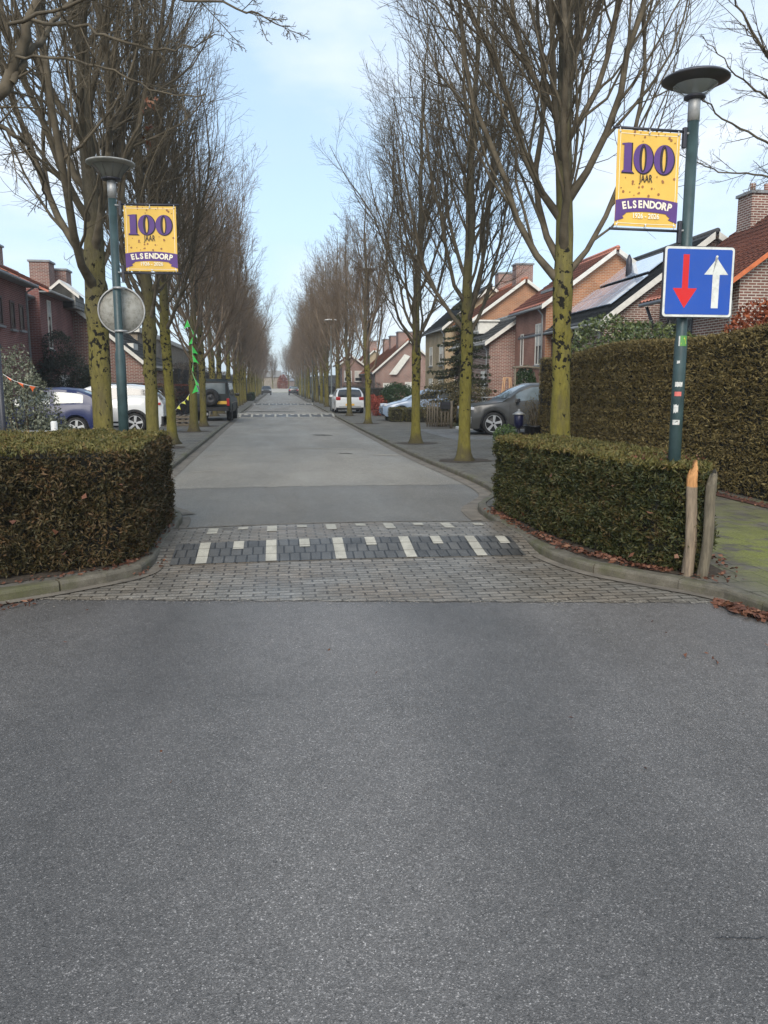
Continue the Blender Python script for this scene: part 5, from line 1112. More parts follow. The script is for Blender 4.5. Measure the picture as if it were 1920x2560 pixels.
addp(r, 'tail_lamp', 'lred', ((4.28, -.72, 1.0), (.1, .25, .08)), ((4.28, .72, 1.0), (.1, .25, .08))); mirror(r, 1.6, 1.15, .89, M['p_white']); addp(r, 'roof_spoiler', 'black', ((4.13, 0, 1.5), (.22, 1.2, .04)))
# grey electric SUV on the right, nose to the left (front at x = 0 pointing to -X)
gs_b = [(0, .60), (.06, .86), (.25, .95), (.9, 1.04), (1.25, 1.08), (2.6, 1.10), (3.8, 1.14), (4.35, 1.08), (4.46, .8)]
gs_r = [(0, .60), (.06, .86), (.25, .95), (1.15, 1.07), (1.75, 1.48), (2.2, 1.66), (3.1, 1.68), (3.9, 1.58), (4.3, 1.2), (4.46, .8)]
wx = G(1233, 1088, KH)[0]
r, sa, _, _ = car('grey_suv', 'dark grey electric crossover car nosing out beside the tall hedge', 4.46, 1.87, gs_b, gs_r, (.88, 3.65), .375, M['p_grey'], (wx - .88, 25.5 + .93, Z0), 0, side=[(1.62, 2.5, .06, .88), (2.58, 3.4, .06, .88)], gl='cglass_pale', trims={'ws': (1.25, 2.1)}, rimstyle=5, tw=.24)
for q in (.88, 3.65): archtrim(r, 'black', q, .375, .42, .937, .035)
sidestrip(r, sa, 'sill_cladding', 'black', 1.4, 3.15, .22, .36); addp(r, 'head_lamp', 'lwhite', ((.16, -.74, .86), (.22, .2, .09)), ((.16, .74, .86), (.22, .2, .09))); addp(r, 'front_bumper_grille', 'black', ((.05, 0, .42), (.10, 1.5, .22))); addp(r, 'bumper_blade', 'chrome', ((.13, -.82, .48), (.05, .05, .22)), ((.13, .82, .48), (.05, .05, .22)))
mirror(r, 1.65, 1.12, .9, M['p_dark']); sidestrip(r, sa, 'door_gap', 'black', 1.40, 1.41, .4, 1.0, 2, .006); sidestrip(r, sa, 'door_gap', 'black', 2.53, 2.54, .4, 1.05, 2, .006)
# pale blue hatch further along on the right
wxn = W(958, 1000, 36.6)[0]
r, sa, _, _ = car('pale_blue_car', 'pale metallic blue car parked behind the low clipped hedge on the right', 4.3, 1.78, hb_b[:-2] + [(4.2, 1.0), (4.3, .8)], [(0, .62), (.1, .70), (1.05, .93), (1.8, 1.30), (2.2, 1.44), (3.0, 1.46), (3.8, 1.30), (4.2, 1.04), (4.3, .8)], (.85, 3.45), .32, M['p_light'], (wxn, 37.4, Z0), 0, side=[(1.6, 2.5, .06, .86), (2.58, 3.5, .08, .84)], trims={'ws': (1.1, 2.05)}, rimstyle=5)
addp(r, 'head_lamp', 'lwhite', ((.2, -.66, .72), (.3, .2, .1)), ((.2, .66, .72), (.3, .2, .1))); mirror(r, 1.5, 1.0, .86, M['p_light'])
# white hatchback seen from behind: rear faces the camera
wb_b = [(0, .58), (.1, .68), (.9, .86), (1.2, .92), (2.4, .95), (3.5, .99), (3.9, .98), (4.0, .94), (4.05, .55)]
wb_r = [(0, .58), (.1, .68), (1.2, .92), (1.8, 1.33), (2.2, 1.45), (3.0, 1.46), (3.55, 1.41), (3.72, 1.34), (3.95, 1.0), (4.0, .94), (4.05, .55)]
xc = W(875, 1035, 47.3)[0]
r, sa, _, _ = car('white_hatchback', 'white hatchback parked facing away among the right tree row', 4.05, 1.75, wb_b, wb_r, (.78, 3.25), .31, M['p_white'], (xc, 47.3 + 4.05, Z0), rad(-90), side=[(1.6, 2.5, .06, .86), (2.6, 3.4, .08, .84)], trims={'ws': (1.25, 2.1), 'rw': (4.0, 3.66), 'rww': .92}, plan=[(0, .78), (.12, .88), (.45, .97), (.9, 1.0), (3.4, 1.0), (3.9, .97), (4.05, .93)])
addp(r, 'tail_lamp', 'lred', ((3.98, -.68, .86), (.16, .27, .20)), ((3.98, .68, .86), (.16, .27, .20)), bevel=.04); addp(r, 'number_plate', 'plate', ((4.065, 0, .50), (.02, .52, .11)), bevel=.003); addp(r, 'lower_bumper', 'black', ((4.03, 0, .27), (.1, 1.4, .13))); mirror(r, 1.5, .98, .85, M['p_white']); addp(r, 'badge', 'chrome', ((4.05, 0, .84), (.02, .1, .1)), bevel=.02); addp(r, 'bumper_crease', 'darkmetal', ((4.055, 0, .40), (.02, 1.3, .02)), bevel=.003)
# dark green boxy off-road car, rear towards the camera
jb = [(0, .95), (.1, 1.0), (1.25, 1.08), (1.3, 1.12), (4.1, 1.14), (4.12, 1.12), (4.14, .6)]; jr = [(0, .95), (.1, 1.0), (1.3, 1.1), (1.62, 1.78), (1.72, 1.86), (3.95, 1.88), (4.02, 1.82), (4.12, 1.14), (4.14, .6)]
xj = W(587, 1040, 37.5)[0] - .87
r, sa, _, _ = car('off_road_car', 'dark green boxy off-road car with spare wheel on its back door', 4.14, 1.70, jb, jr, (.7, 3.25), .36, M['p_green'], (xj, 37.4 + 4.14, Z0 - .02), rad(-90 - 2), clear=.42, side=[(1.75, 2.5, .06, .9), (2.56, 3.8, .06, .9)], boxy=1, tumble=.10, plan=[(0, .92), (.1, .98), (4.0, 1.0), (4.14, .98)], rimstyle=5, tw=.24, rim='rim_dark', trims={'ws': (1.33, 1.68)})
addp(r, 'roof_edge', 'p_green', ((2.8, 0, 1.905), (2.2, 1.40, .05)), bevel=.03)
addp(r, 'window_frame', 'black', ((4.075, .0, 1.48), (.05, 1.40, .60)), bevel=.03); addp(r, 'rear_window', 'cglass_pale', ((4.095, 0, 1.49), (.03, 1.26, .48)), bevel=.05)
addp(r, 'tail_lamp', 'lred', ((4.15, -.74, .88), (.05, .13, .34)), ((4.15, .74, .88), (.05, .13, .34))); addp(r, 'number_plate', 'plate', ((4.16, .50, .86), (.02, .50, .14)), bevel=.004)
addp(r, 'rear_bumper', 'black', ((4.2, 0, .56), (.18, 1.55, .16))); addp(r, 'tow_bar', 'darkmetal', ((4.32, 0, .46), (.2, .05, .06)), ((4.2, 0, .40), (.06, .06, .18))); mirror(r, 1.65, 1.2, .86, M['p_dark']); sidestrip(r, sa, 'side_stripe', 'chrome', .4, 4.0, .84, .87)
w = empty('spare_wheel', (4.27, -.02, 1.10)); w.parent = r; w['label'] = 'black spare wheel on the back door'; T = Matrix.Rotation(rad(90), 4, 'Y')
MB().lathe([(.2, -.1), (.33, -.11), (.375, -.08), (.385, 0), (.375, .08), (.33, .11), (.22, .105)], 32, T).build('tyre', M['tyre'], w); MB().lathe([(0, .06), (.05, .07), (.06, .05), (.2, .04), (.23, .1)], 24, T).build('rim', M['rim_dark'], w)
# mud flaps / fuel can silhouettes under the rear
addp(r, 'exhaust', 'galv', ((4.0, -.25, .34), (.35, .16, .12)))
# two far cars
r, sa, _, _ = car('far_car', 'small silver car facing us far away at the left kerb', 4.3, 1.85, su_b[:-2] + [(4.2, 1.1), (4.3, .9)], [(p[0] * 4.3 / 4.4, p[1]) for p in su_r], (.85, 3.4), .34, M['p_grey'], (-2.15, 150, .05), rad(90), side=[(1.6, 3.6)], trims={'ws': (1.3, 2.0)})
addp(r, 'head_lamp', 'lwhite', ((.14, -.65, .85), (.2, .3, .14)), ((.14, .65, .85), (.2, .3, .14)))
r, sa, _, _ = car('far_car', 'small dark car seen from behind far away at the right kerb', 4.3, 1.8, wb_b[:-2] + [(4.2, .94), (4.3, .55)], [(p[0] * 4.3 / 4.05, p[1] + .12) for p in wb_r], (.8, 3.4), .34, M['p_dark'], (2.75, 150, .05), rad(-90), side=[(1.7, 3.4)], trims={'ws': (1.35, 2.2), 'rw': (4.2, 3.9)}, gl='cglass_pale')
addp(r, 'tail_lamp', 'lred', ((4.25, -.68, .9), (.1, .25, .2)), ((4.25, .68, .9), (.1, .25, .2)))
# ================================================================== HOUSES
M['br_purple'] = brickmat('purple_red_brick', (.235, .078, .066), (.17, .058, .052), (.28, .2, .18), bs=.3); M['br_red'] = brickmat('red_brick', (.27, .10, .066), (.19, .075, .055)); M['br_orange'] = brickmat('orange_brick', (.42, .17, .07), (.32, .13, .06), (.45, .36, .27), ms=.009)
M['br_pink'] = brickmat('pinkish_brick', (.34, .17, .12), (.29, .14, .10), (.36, .25, .2), ms=.006, bs=.2); M['br_brown'] = brickmat('red_brown_brick', (.22, .10, .075), (.15, .075, .06), (.52, .48, .42), w=.24, h=.075, ms=.013); M['br_yellow'] = brickmat('yellow_brick', (.44, .30, .13), (.36, .25, .11)); M['br_beige'] = brickmat('beige_brown_brick', (.27, .20, .125), (.23, .17, .105))
M['t_red'] = tilemat('red_roof_tiles', (.55, .18, .085), (.42, .14, .07)); M['t_rust'] = tilemat('rust_roof_tiles', (.60, .23, .15), (.46, .17, .115)); M['t_orange'] = tilemat('orange_roof_tiles', (.38, .10, .035), (.28, .08, .035)); M['t_grey'] = tilemat('grey_roof_tiles', (.32, .31, .285), (.23, .225, .21)); M['t_dark'] = tilemat('dark_roof_tiles', (.07, .073, .076), (.05, .052, .055))
M['verge'] = plain('orange_verge_tile', (.50, .13, .04), .6, .25, 5); M['white2'] = plain('white_woodwork', (.66, .64, .58), .55, .12); M['pane'] = plain('window_glass', (.04, .045, .05), .07, .4, 2, spec=.9); M['solar'] = plain('solar_sky_reflection', (.46, .56, .70), .16, .15, 3, spec=1.0, coat=1.0); M['lead'] = plain('lead_grey', (.22, .23, .235), .55, .2); M['curtain'] = plain('net_curtain', (.5, .49, .45), .8, .15, 12)  # solar panels: pale blue sky reflection painted into the glass colour
def tile_roof(O, U, V, L, S, step=.33, wav=.24, amp=.022, th=.10, fine=True):
    """O: eave corner, U: unit along eave, V: unit up slope"""
    O, U, V = Vector(O), Vector(U), Vector(V); N = U.cross(V)
    if N.z < 0: N = -N
    b = MB(); rows = max(2, int(S / step)); du = .06 if fine else .5; nc = max(2, int(L / du)); vs = []
    for i in range(rows):
        for e in (0, 1):
            v = S * (i + e) / rows
            for j in range(nc + 1):
                u = L * j / nc; h = (amp * (math.sin(2 * math.pi * u / wav)) if fine else 0) + (.03 if e == 0 else 0.0) + th
                vs.append(O + U * u + V * (v - (0.03 if e == 0 and i else 0)) + N * h)
    n = nc + 1; fs = []
    for k in range(rows * 2 - 1): fs += [(k * n + j, k * n + j + 1, (k + 1) * n + j + 1, (k + 1) * n + j) for j in range(nc)]
    b.add(vs, fs, True); a0, a1, a2, a3 = O, O + U * L, O + U * L + V * S, O + V * S
    b.add([a0, a1, a2, a3, a0 + N * th, a1 + N * th, a2 + N * th, a3 + N * th], [(0, 1, 2, 3), (0, 1, 5, 4), (1, 2, 6, 5), (2, 3, 7, 6), (3, 0, 4, 7)])
    return b
def window(parent, face, u, z, w, h, x0=0.0, y0=0.0, sill=True, frame='white2', mull=1, depth=.05, pane='pane', blind=0.0):
    """face 'g': gable wall facing -Y at y0 ; 's': side wall facing -X at x0"""
    fr = MB(); t = .06
    def bx(b, cu, cz, du, dz, d0, d1):
        if face == 'g': b.box((cu, y0 - (d0 + d1) / 2, cz), (du, abs(d1 - d0), dz))
        elif face == 's': b.box((x0 - (d0 + d1) / 2, cu, cz), (abs(d1 - d0), du, dz))
        else: b.box((x0 + (d0 + d1) / 2, cu, cz), (abs(d1 - d0), du, dz))
    bx(fr, u - w / 2 + t / 2, z, t, h, -.02, .03); bx(fr, u + w / 2 - t / 2, z, t, h, -.02, .03); bx(fr, u, z + h / 2 - t / 2, w - 2 * t, t, -.02, .03); bx(fr, u, z - h / 2 + t / 2, w - 2 * t, t, -.02, .03)
    for i in range(1, mull): bx(fr, u - w / 2 + w * i / mull, z, .05, h - 2 * t, -.02, .028)
    o = fr.build('window', M[frame], parent); p = MB(); bx(p, u, z, w - 2 * t, h - 2 * t, -.015, .008); p.build('pane', M[pane], o)
    if blind: c2 = MB(); bx(c2, u, z + h / 2 - t - blind * h / 2, w - 2 * t - .02, blind * h, .008, .012); c2.build('blind', M['curtain'], o)
    if sill: s_ = MB(); bx(s_, u, z - h / 2 - .04, w + .12, .07, -.03, .09); s_.build('sill', M['lead'], o)
    return o
def chimney(parent, x, y, z0, z1, w=.7, d=.7, mat='br_red', pots=2):
    c2 = MB().box((x, y, (z0 + z1) / 2), (w, d, z1 - z0)); o = c2.build('chimney', M[mat], parent); MB().box((x, y, z1 + .04), (w + .12, d + .12, .09)).build('cap', M['lead'], o)
    for i in range(pots): MB().tube([(x - w * .25 + i * w * .5, y, z1 + .08), (x - w * .25 + i * w * .5, y, z1 + .38)], .085, 10).build('pot', M['br_red'], o)
    return o
def house(label, loc, rz, xe, ze, xr, zr, xb, zb, D, wall, roof, gable=None, name='house', barge='white2', fine=True, oh=.28, ov=.30, gutter=True, group=None, amp=.022, th=.10, left_wall=None, bw_=.16):
    """gable faces -Y at y = 0, ridge runs along +Y for D metres; left eave (xe, ze), ridge (xr, zr), right eave (xb, zb)"""
    r = empty(name, loc, rz); tag(r, label, 'house', group)
    poly = [(xe, -.3), (xe, ze), (xr, zr), (xb, zb), (xb, -.3)]; w = MB(); n = 5; vs = [(p[0], 0, p[1]) for p in poly] + [(p[0], D, p[1]) for p in poly]
    w.add(vs, [tuple(range(5)), tuple(range(5, 10))[::-1]] + [(i, i + 5, (i + 1) % 5 + 5, (i + 1) % 5) for i in (1, 2, 3, 4)]); w.build('wall', M[wall], r)
    MB().add([(xe, 0, -.3), (xe, 0, ze), (xe, D, ze), (xe, D, -.3)], [(0, 1, 2, 3)]).build('side_wall', M[left_wall or wall], r)
    root_roof = None
    for (x0, z0, s) in ((xe, ze, 1), (xb, zb, -1)):
        V = Vector((xr - x0, 0, zr - z0)); S = V.length; V.normalize(); O = Vector((x0, -ov, z0 + .02)) - V * oh
        o = tile_roof(O, (0, 1, 0), V, D + 2 * ov, S + oh, fine=fine and s == 1, amp=amp, th=th).build('roof', M[roof], r); root_roof = root_roof or o
        # verge board on the near gable
        N = Vector((0, 1, 0)).cross(V); N = -N if N.z < 0 else N; b = MB(); y1, y2 = -ov - .035, -ov - .004
        a0 = O + N * (th + .02); a1 = O + V * (S + oh + .0) + N * (th + .02); q0 = a0 - Vector((0, 0, bw_ + .04)); q1 = a1 - Vector((0, 0, bw_ + .04))
        P = [a0, a1, q1, q0]; vs = [(p.x, y1, p.z) for p in P] + [(p.x, y2, p.z) for p in P]; b.add(vs, [(0, 1, 2, 3), (7, 6, 5, 4), (0, 4, 5, 1), (1, 5, 6, 2), (2, 6, 7, 3), (3, 7, 4, 0)]); b.build('verge_board', M[barge], r)
        s_ = MB(); s_.add([(O.x, -ov, O.z), (xr, -ov, zr), (xr, 0, zr), (O.x, 0, O.z)], [(0, 1, 2, 3)]) ; s_.build('soffit', M['white2'], r)
    MB().tube([(xr, -ov - .03, zr + th + .05), (xr, D + ov, zr + th + .05)], .10, 10).build('ridge_tiles', M[roof], r)
    if gutter:
        V = Vector((xr - xe, 0, zr - ze)).normalized(); O = Vector((xe, 0, ze)) - V * (oh + .05)
        g2 = MB().tube([(O.x, -ov, O.z + .06), (O.x, D + ov, O.z + .06)], .065, 8); g2.tube([(O.x, .25, O.z), (xe - .07, .25, O.z - .25), (xe - .07, .25, 0)], .04, 8); g2.build('gutter', M['lead'], r)
    return r
K0 = KH
# --- left terrace
def hx(px, py, Y): return W(px, py, Y)
r = house('purple red brick terrace house with dark roof at the left edge', (-9.0, 21.5, K0), 0, 0, 5.25, -4.0, 7.15, -8.0, 5.2, 11.0, 'br_purple', 'left_t', gutter=True, barge='white2') if False else None
def leftrow(label, y0, y1, xf, ze, roof, wall, wins, chims, group='brick terrace on the left', rise=1.9):
    r = empty('terrace_house', (xf, y0, K0)); tag(r, label, 'house', group); D = y1 - y0
    MB().add([(0, 0, -.3), (0, 0, ze), (-4, 0, ze + rise), (-8, 0, ze), (-8, 0, -.3), (0, D, -.3), (0, D, ze), (-4, D, ze + rise), (-8, D, ze), (-8, D, -.3)], [(0, 1, 2, 3, 4), (9, 8, 7, 6, 5), (0, 5, 6, 1), (3, 8, 9, 4)]).build('wall', M[wall], r)
    for s in (1, -1):
        x0 = 0 if s == 1 else -8; V = Vector((-4 - x0, 0, rise)); S = V.length; V.normalize(); O = Vector((x0, -.02 if s == 1 else 0, ze + .05)) - V * .38; tile_roof(O, (0, 1, 0), V, D + .04, S + .38, fine=False, th=.08).build('roof', M[roof], r)
    MB().tube([(.40, 0, ze - .06), (.40, D, ze - .06)], .06, 8).tube([(.4, D - .3, ze - .1), (.08, D - .3, ze - .3), (.08, D - .3, 0)], .04, 8).build('gutter', M['lead'], r)
    MB().box((.17, D / 2, ze - .08), (.34, D, .05)).build('soffit', M['lead'], r); MB().tube([(-4, 0, ze + rise + .1), (-4, D, ze + rise + .1)], .1, 8).build('ridge_tiles', M[roof], r)
    for (yy, z, w, h, m_, fr) in wins: window(r, 'e', yy - y0, z, w, h, x0=0, mull=m_, frame=fr, blind=.0 if fr == 'darkwin' else .3)
    for (yy, zz_, w, cx_, pt) in chims: chimney(r, cx_, yy - y0, ze + rise - 1.4, zz_, w, 1.0, 'br_red', pt)
    return r
M['darkwin'] = plain('dark_window_frame', (.06, .025, .02), .5)
leftrow('purple red brick terrace house with dark grey roof, nearest on the left', 20, 31.4, -9.0, 5.22, 't_dark2' if False else 't_grey', 'br_purple', [(27.2, 4.05, .55, .95, 1, 'darkwin'), (28.3, 4.05, .55, .95, 1, 'darkwin'), (29.6, 4.0, .5, .95, 1, 'darkwin'), (30.6, 4.0, .5, .9, 1, 'darkwin'), (24, 1.5, 2.2, 1.4, 3, 'white2'), (24.2, 3.95, 1.6, 1.1, 2, 'white2')], [(30.6, 7.9, .75, -4, 2)])
leftrow('purple brick terrace house with red tiled roof beside the round sign', 33.0, 44.0, -9.0, 5.25, 't_rust', 'br_purple', [(34.2, 4.0, .5, 1.9, 1, 'white2'), (38.6, 4.0, .5, 1.0, 1, 'darkwin'), (39.8, 4.0, .5, 1.0, 1, 'darkwin'), (41.5, 3.9, .8, 1.2, 1, 'white2'), (36, 1.4, 1.6, 1.3, 2, 'white2')], [(40.2, 7.95, .8, -4, 2), (42.2, 7.5, .9, -2.3, 0), (43.6, 7.3, 1.0, -1.9, 0)])
leftrow('recessed brick link between the two terrace houses on the left', 31.4, 33.0, -9.6, 5.0, 't_rust', 'br_red', [(32.2, 3.8, .5, 1.2, 1, 'white2')], [(32.2, 8.0, .7, -4, 2)])
# small white gabled dormer on the second roof
g = W(150, 727, 36.5); r = empty('roof_dormer', (g[0], 36.5, g[2] - .4)); tag(r, 'small gabled dormer with white boards on the red terrace roof', 'dormer')
MB().prism([(-.6, -.3), (-.6, .25), (0, .75), (.6, .25), (.6, -.3)], 0, 1.6).build('dormer_wall', M['t_grey'], r)
b = MB(); 
for s in (-1, 1): b.add([(0, -.06, .86), (s * .78, -.06, .22), (s * .78, -.06, .08), (0, -.06, .72)], [(0, 1, 2, 3)]); b.add([(0, -.06, .87), (s * .78, -.06, .23), (s * .78, 1.6, .23), (0, 1.6, .87)], [(0, 1, 2, 3)])
b.build('dormer_roof', M['white2'], r)
# low house with slate roof, gable to us
r = house('low brick house with grey slate roof sloping down to the left pavement', (0, 0, 0), 0, 0, 1, 1, 2, 2, 1, 1, 'br_red', 't_grey') if False else None
def mirrored_house(label, Y, xe, ze, xr, zr, xb, zb, D, wall, roof, fine=True):
    """like house() but its visible eave is on the right: build mirrored in x"""
    r = empty('house', (xe, Y, K0)); tag(r, label, 'house'); a_ = lambda x: x - xe
    poly = [(0, -.3), (0, ze), (a_(xr), zr), (a_(xb), zb), (a_(xb), -.3)]
    MB().prism(poly, 0, D).build('wall', M[wall], r)
    for (x0, z0) in ((0, ze), (a_(xb), zb)):
        V = Vector((a_(xr) - x0, 0, zr - z0)); S = V.length; V.normalize(); O = Vector((x0, -.25, z0 + .03)) - V * .3; tile_roof(O, (0, 1, 0), V, D + .5, S + .3, fine=fine, th=.1).build('roof', M[roof], r)
        N = Vector((0, 1, 0)).cross(V); N = -N if N.z < 0 else N; a0 = O + N * .1; a1 = O + V * (S + .3) + N * .1; P = [a0, a1, a1 - Vector((0, 0, .2)), a0 - Vector((0, 0, .2))]
        vs = [(p.x, -.29, p.z) for p in P] + [(p.x, -.255, p.z) for p in P]; MB().add(vs, [(0, 1, 2, 3), (7, 6, 5, 4), (0, 4, 5, 1), (1, 5, 6, 2), (2, 6, 7, 3), (3, 7, 4, 0)]).build('verge_board', M['white2'], r)
    return r
e1 = W(366, 909, 38); t1 = W(278, 839, 38); sl_ = (t1[2] - e1[2]) / (t1[0] - e1[0])
r = mirrored_house('low brick house with grey slate roof sloping down towards the left trees', 38, e1[0], e1[2] - K0 - .1, e1[0] - 3.4, e1[2] - K0 - .1 - sl_ * 3.4, e1[0] - 5.5, 3.4, 7, 'br_red', 't_grey')
d_ = MB().box((-1.15, 1.6, 2.9), (.9, 1.2, 1.3)); d_.build('dormer', M['white2'], r)
# long beige building behind
a1, a2 = W(343, 829, 46), W(470, 866, 72); r = empty('long_building', (a1[0], 46, K0)); tag(r, 'long plain brown brick building with white roof edge behind the left trees', 'building')
za = a1[2] - K0; MB().box((-4, 17, za / 2), (8, 34, za)).build('wall', M['br_beige'], r); MB().box((-4, 17, za + .10), (8.3, 34.4, .26)).build('fascia', M['white2'], r); MB().box((-4, 17, za + .26), (8.0, 34.2, .06)).build('roof', M['lead'], r)
for yy in (5, 12, 20, 28): window(r, 'e', yy, 1.6, 1.6, 1.3, x0=0, mull=2, blind=.4)
# --- right houses
def rh(label, Y, pe, pr, pb, D, wall, roof, **k):
    """pe, pr, pb: picture points of left eave, ridge and right eave on the gable plane at depth Y"""
    e, q, b2 = (W(p[0], p[1], Y) for p in (pe, pr, pb)); return house(label, (e[0], Y, K0), k.pop('rz', 0), 0, e[2] - K0 - .12, q[0] - e[0], q[2] - K0 - .12, b2[0] - e[0], b2[2] - K0 - .12, D, wall, roof, **k), e
# nearest: red tiled roof with orange verge, turned a little
e = W(1822, 703, 20.5); r = house('nearest right house with rust red tiled roof and bright orange verge', (e[0] + .5, 20.8, K0), 0, 0, e[2] - K0 + .20, 4.4, e[2] - K0 + .20 + 3.2, 8.8, e[2] - K0, 4.6, 'br_brown', 't_rust', barge='verge', bw_=.10, oh=.62)
MB().tube([(-.45, 4.6, e[2] - K0 - .2), (0, 4.6, e[2] - K0 - 1.3)], .05, 6).build('eave_strut', M['darkmetal'], r); window(r, 's', 3.2, e[2] - K0 - 1.2, 1.6, 1.2, x0=0, mull=2, frame='darkmetal')
chimney(r, W(1896, 520, 25.0)[0] - e[0] - .5, 4.2, 5.2, W(1885, 490, 25.0)[2] - K0, .95, .8, 'br_brown', 2)
# solar roof house
r, e = rh('house with solar panels on its dark roof and white verge boards', 27.5, (1512, 790), (1782, 583), (1812, 604), 9.0, 'br_brown', 't_dark', bw_=.2, gutter=True)
q = W(1782, 583, 27.5); V = Vector((q[0] - e[0], 0, q[2] - e[2])); S = V.length; V.normalize(); N = Vector((-V.z, 0, V.x))
sp = MB()
for (u0, u1, v0, v1, nx, ny) in ((.5, 7.2, .14, .50, 6, 2), (1.0, 8.8, .56, .88, 7, 1)):
    for i in range(nx):
        for j in range(ny):
            a_ = u0 + (u1 - u0) * i / nx; b_ = u0 + (u1 - u0) * (i + .96) / nx; c_ = S * (v0 + (v1 - v0) * j / ny); d2 = S * (v0 + (v1 - v0) * (j + .97) / ny)
            P = [V * c_ + N * .22 + Vector((0, a_, 0)), V * c_ + N * .22 + Vector((0, b_, 0)), V * d2 + N * .22 + Vector((0, b_, 0)), V * d2 + N * .22 + Vector((0, a_, 0))]; P2 = [p + N * .035 for p in P]; z_ = Vector((0, 0, e[2] - K0 - .12))
            P = [p + z_ for p in P + P2]; sp.add(P, [(3, 2, 1, 0), (4, 5, 6, 7), (0, 1, 5, 4), (1, 2, 6, 5), (2, 3, 7, 6), (3, 0, 4, 7)])
sp.build('solar_panel', M['solar'], r)
pz = V * S * .58 + Vector((0, 3.2, e[2] - K0)); MB().tube([pz, pz + Vector((0, 0, .75)), pz + Vector((0, 0, .95))], [.12, .11, .03], 10).build('vent_pipe', M['darkmetal'], r)
dm = MB().box((1.3, 7.3, e[2] - K0 + 1.1), (1.5, 1.5, 1.1)).build('dormer', M['lead'], r); MB().box((1.25, 7.3, e[2] - K0 + 1.7), (1.8, 1.8, .12)).build('dormer_roof', M['lead'], dm); window(r, 's', 7.3, e[2] - K0 + 1.1, 1.2, .8, x0=.55, y0=0, mull=2, sill=False); window(r, 'g', 1.25, e[2] - K0 + 1.12, 1.1, .8, y0=6.55, mull=2, sill=False, blind=.5)
window(r, 's', 5.5, 2.9, .9, 1.4, x0=0, mull=1)
# orange brick house
r, e = rh('two storey orange brick house with red roof behind the nearest right tree', 33.0, (1366, 752), (1537, 624), (1590, 664), 4.3, 'br_orange', 't_rust', left_wall='br_pink')
window(r, 's', .85, 3.35, .85, 1.75, x0=0, mull=2, blind=.5); window(r, 's', 3.2, 3.2, .42, 1.45, x0=0, mull=1); window(r, 's', 2.6, 1.2, 1.1, 2.1, x0=0, mull=2); window(r, 'g', 1.6, 1.6, 1.4, 1.3, mull=2, blind=.3)
# low catslide wing and main gable of the next house
r, e = rh('brick house wing with pale grey catslide roof and white dormer', 37.6, (1224, 846), (1312, 783), (1400, 846), 7.5, 'br_red', 't_grey', left_wall='br_brown')
dm = MB().box((.75, 3.6, e[2] - K0 + .72), (1.0, 1.1, .6)).build('dormer', M['white2'], r); MB().box((.7, 3.6, e[2] - K0 + 1.06), (1.2, 1.3, .08)).build('dormer_roof', M['white2'], dm); window(r, 's', 3.6, e[2] - K0 + .75, .9, .45, x0=.24, mull=2, sill=False)
MB().box((-.02, .9, 1.15), (.05, 1.0, 2.3)).build('door', M['white2'], r); window(r, 's', 4.4, 1.5, 1.2, 1.3, x0=0, mull=2, blind=.3)
r, e = rh('orange brown house with two chimneys and steep red roof', 46.0, (1190, 790), (1312, 699), (1342, 722), 8.0, 'br_orange', 't_red')
chimney(r, W(1306, 700, 46.8)[0] - e[0], .8, 6.0, W(1306, 664, 46.8)[2] - K0, 1.0, .8, 'br_red', 0); chimney(r, W(1262, 700, 53)[0] - e[0], 7.0, 6.0, W(1262, 686, 53)[2] - K0, 1.1, .9, 'br_red', 0)
# yellow house
r, e = rh('yellow brick house with dark roof behind the third right tree', 51.0, (1114, 812), (1225, 715), (1300, 780), 7.0, 'br_yellow', 't_dark')
for yy in (1.3, 4.8): window(r, 's', yy, 3.6, 1.1, 1.3, x0=0, mull=2, blind=.4); window(r, 's', yy, 1.4, 1.3, 1.4, x0=0, mull=2, blind=.3)
window(r, 'g', 1.2, 3.9, 1.0, 1.3, mull=2, blind=.5); window(r, 'g', 1.2, 1.5, 1.2, 1.5, mull=2)
# red brick houses further along
r, e = rh('red brick house with steep red roof and stepped chimneys in the distance', 72.0, (938, 925), (1022, 850), (1085, 905), 12.0, 'br_red', 't_red', fine=False)
for px, py, yy, w in ((974, 850, 84, 1.3), (992, 842, 80, 1.4), (1015, 832, 73.5, 1.6)): chimney(r, W(px, py, yy)[0] - e[0], yy - 72, 4.0, W(px, py, yy)[2] - K0, w, 1.4, 'br_red', 0)
MB().add([V3 for V3 in [(1.2, -.32, 2.6), (1.9, -.32, 2.6), (3.1, -.32, 4.2), (2.6, -.32, 4.4)]], [(0, 1, 2, 3)]).build('gable_panel', M['white2'], r)
for u, z in ((1.2, 1.2), (3.2, 1.3)): window(r, 'g', u, z, 1.0, 1.3, mull=2, blind=.4)
r, e = rh('small distant brick house with yellowish gable and chimney', 104, (905, 902), (936, 874), (965, 902), 10, 'br_yellow', 't_red', fine=False); chimney(r, W(933, 860, 104)[0] - e[0], .6, 5, W(933, 853, 104)[2] - K0, 1.0, 1.0, 'br_red', 1)
window(r, 'g', 1.6, 1.6, 1.2, 1.3, mull=2)
r, e = rh('small distant brick house with white windows right of the white hatchback', 84, (855, 905), (878, 888), (912, 913), 9, 'br_red', 't_red', fine=False)
for u in (.6, 1.7): window(r, 'g', u, 2.6, .8, 1.1, mull=1, blind=.6)
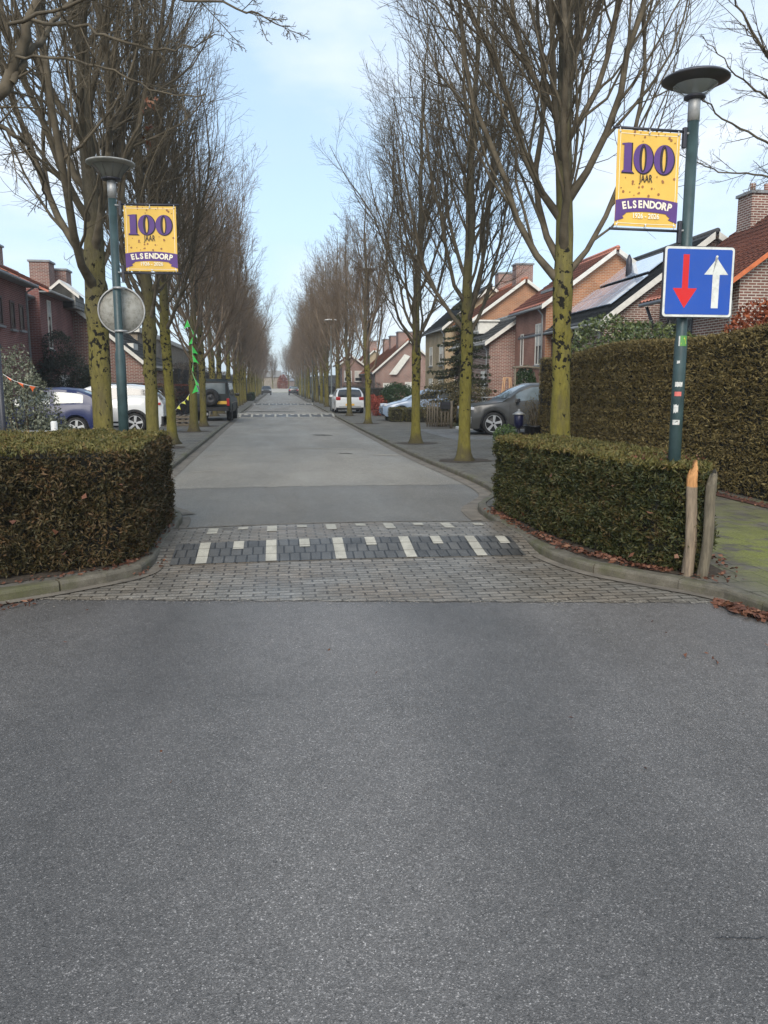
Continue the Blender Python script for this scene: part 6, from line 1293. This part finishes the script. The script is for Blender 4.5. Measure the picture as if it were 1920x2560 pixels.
# --- far end of the road
r = empty('house', (9, 236, 0)); tag(r, 'low far building with pale hipped roof at the road end', 'house')
w0, w1 = W(700, 950, 236)[0] - 9, W(742, 950, 236)[0] - 9; zr_ = W(715, 942, 236)[2]
MB().box(((w0 + w1) / 2, 3, 1.6), (w1 - w0, 6, 3.2)).build('wall', M['br_brown'], r); MB().add([(w0 - .4, -.4, 3.2), (w1 + .4, -.4, 3.2), (w1 + .4, 6.4, 3.2), (w0 - .4, 6.4, 3.2), (w0 + 2, 3, zr_), (w1 - 2, 3, zr_)], [(0, 1, 5, 4), (1, 2, 5), (2, 3, 4, 5), (3, 0, 4)]).build('roof', M['lead'], r)
r = empty('house', (-2, 250, 0)); tag(r, 'pale brown far building behind the road end on the left', 'house'); MB().box((0, 3, 2.2), (5.5, 6, 4.4)).build('wall', M['br_beige'], r); MB().add([(-3, -.3, 4.4), (3, -.3, 4.4), (3, 6.3, 4.4), (-3, 6.3, 4.4), (-3, 3, 6.4), (3, 3, 6.4)], [(0, 1, 5, 4), (2, 3, 4, 5), (0, 4, 3), (1, 2, 5)]).build('roof', M['t_grey'], r)
r = empty('garden_wall', (1, 212, 0)); tag(r, 'low pale wall crossing the far end of the road', 'wall'); MB().box((0, 0, .5), (13, .3, 1.0)).build('wall', M['galv'], r)
hedge('far_trees_mass', 'hazy mass of bare bushes across the road end', 'hedge', [(-30, 256), (30, 256), (30, 262), (-30, 262)], 0, lambda x, y: 4.2 + 1.2 * math.sin(x * .5) + .8 * math.sin(x * 1.3), 9000, 2000, .7, .08, 'distwood', 'distwood', .6, freq=.5)
shrub('shrub', 'orange brown round bush at the far road end', (1.3, 222, 0), [((0, 0, 2.2), (1.5, 1, 2.6))], 2500, .3, .15, 'beech', stems=3)
for i, (x, y) in enumerate([(-6, 232), (-1.5, 240), (3, 228), (7.5, 242), (-11, 240), (12, 236)]):
    place_tree((TF1, TF2, TF3)[i % 3], x, y, 'hazy bare tree standing beyond the far end of the road', i * 1.1, 1.0 + .08 * (i % 3), 'bare trees beyond the road end')

# ================================================================== AIR
hz = bpy.data.materials.new('haze'); hz.use_nodes = True; hn = hz.node_tree; hn.nodes.clear()
pv = hn.nodes.new('ShaderNodeVolumePrincipled'); pv.inputs['Color'].default_value = (.93, .95, 1, 1); pv.inputs['Density'].default_value = .0008; pv.inputs['Anisotropy'].default_value = .2
ho = hn.nodes.new('ShaderNodeOutputMaterial'); hn.links.new(pv.outputs[0], ho.inputs['Volume'])
MB().box((0, 250, 9), (400, 600, 20.2)).build('haze', hz)['kind'] = 'stuff'
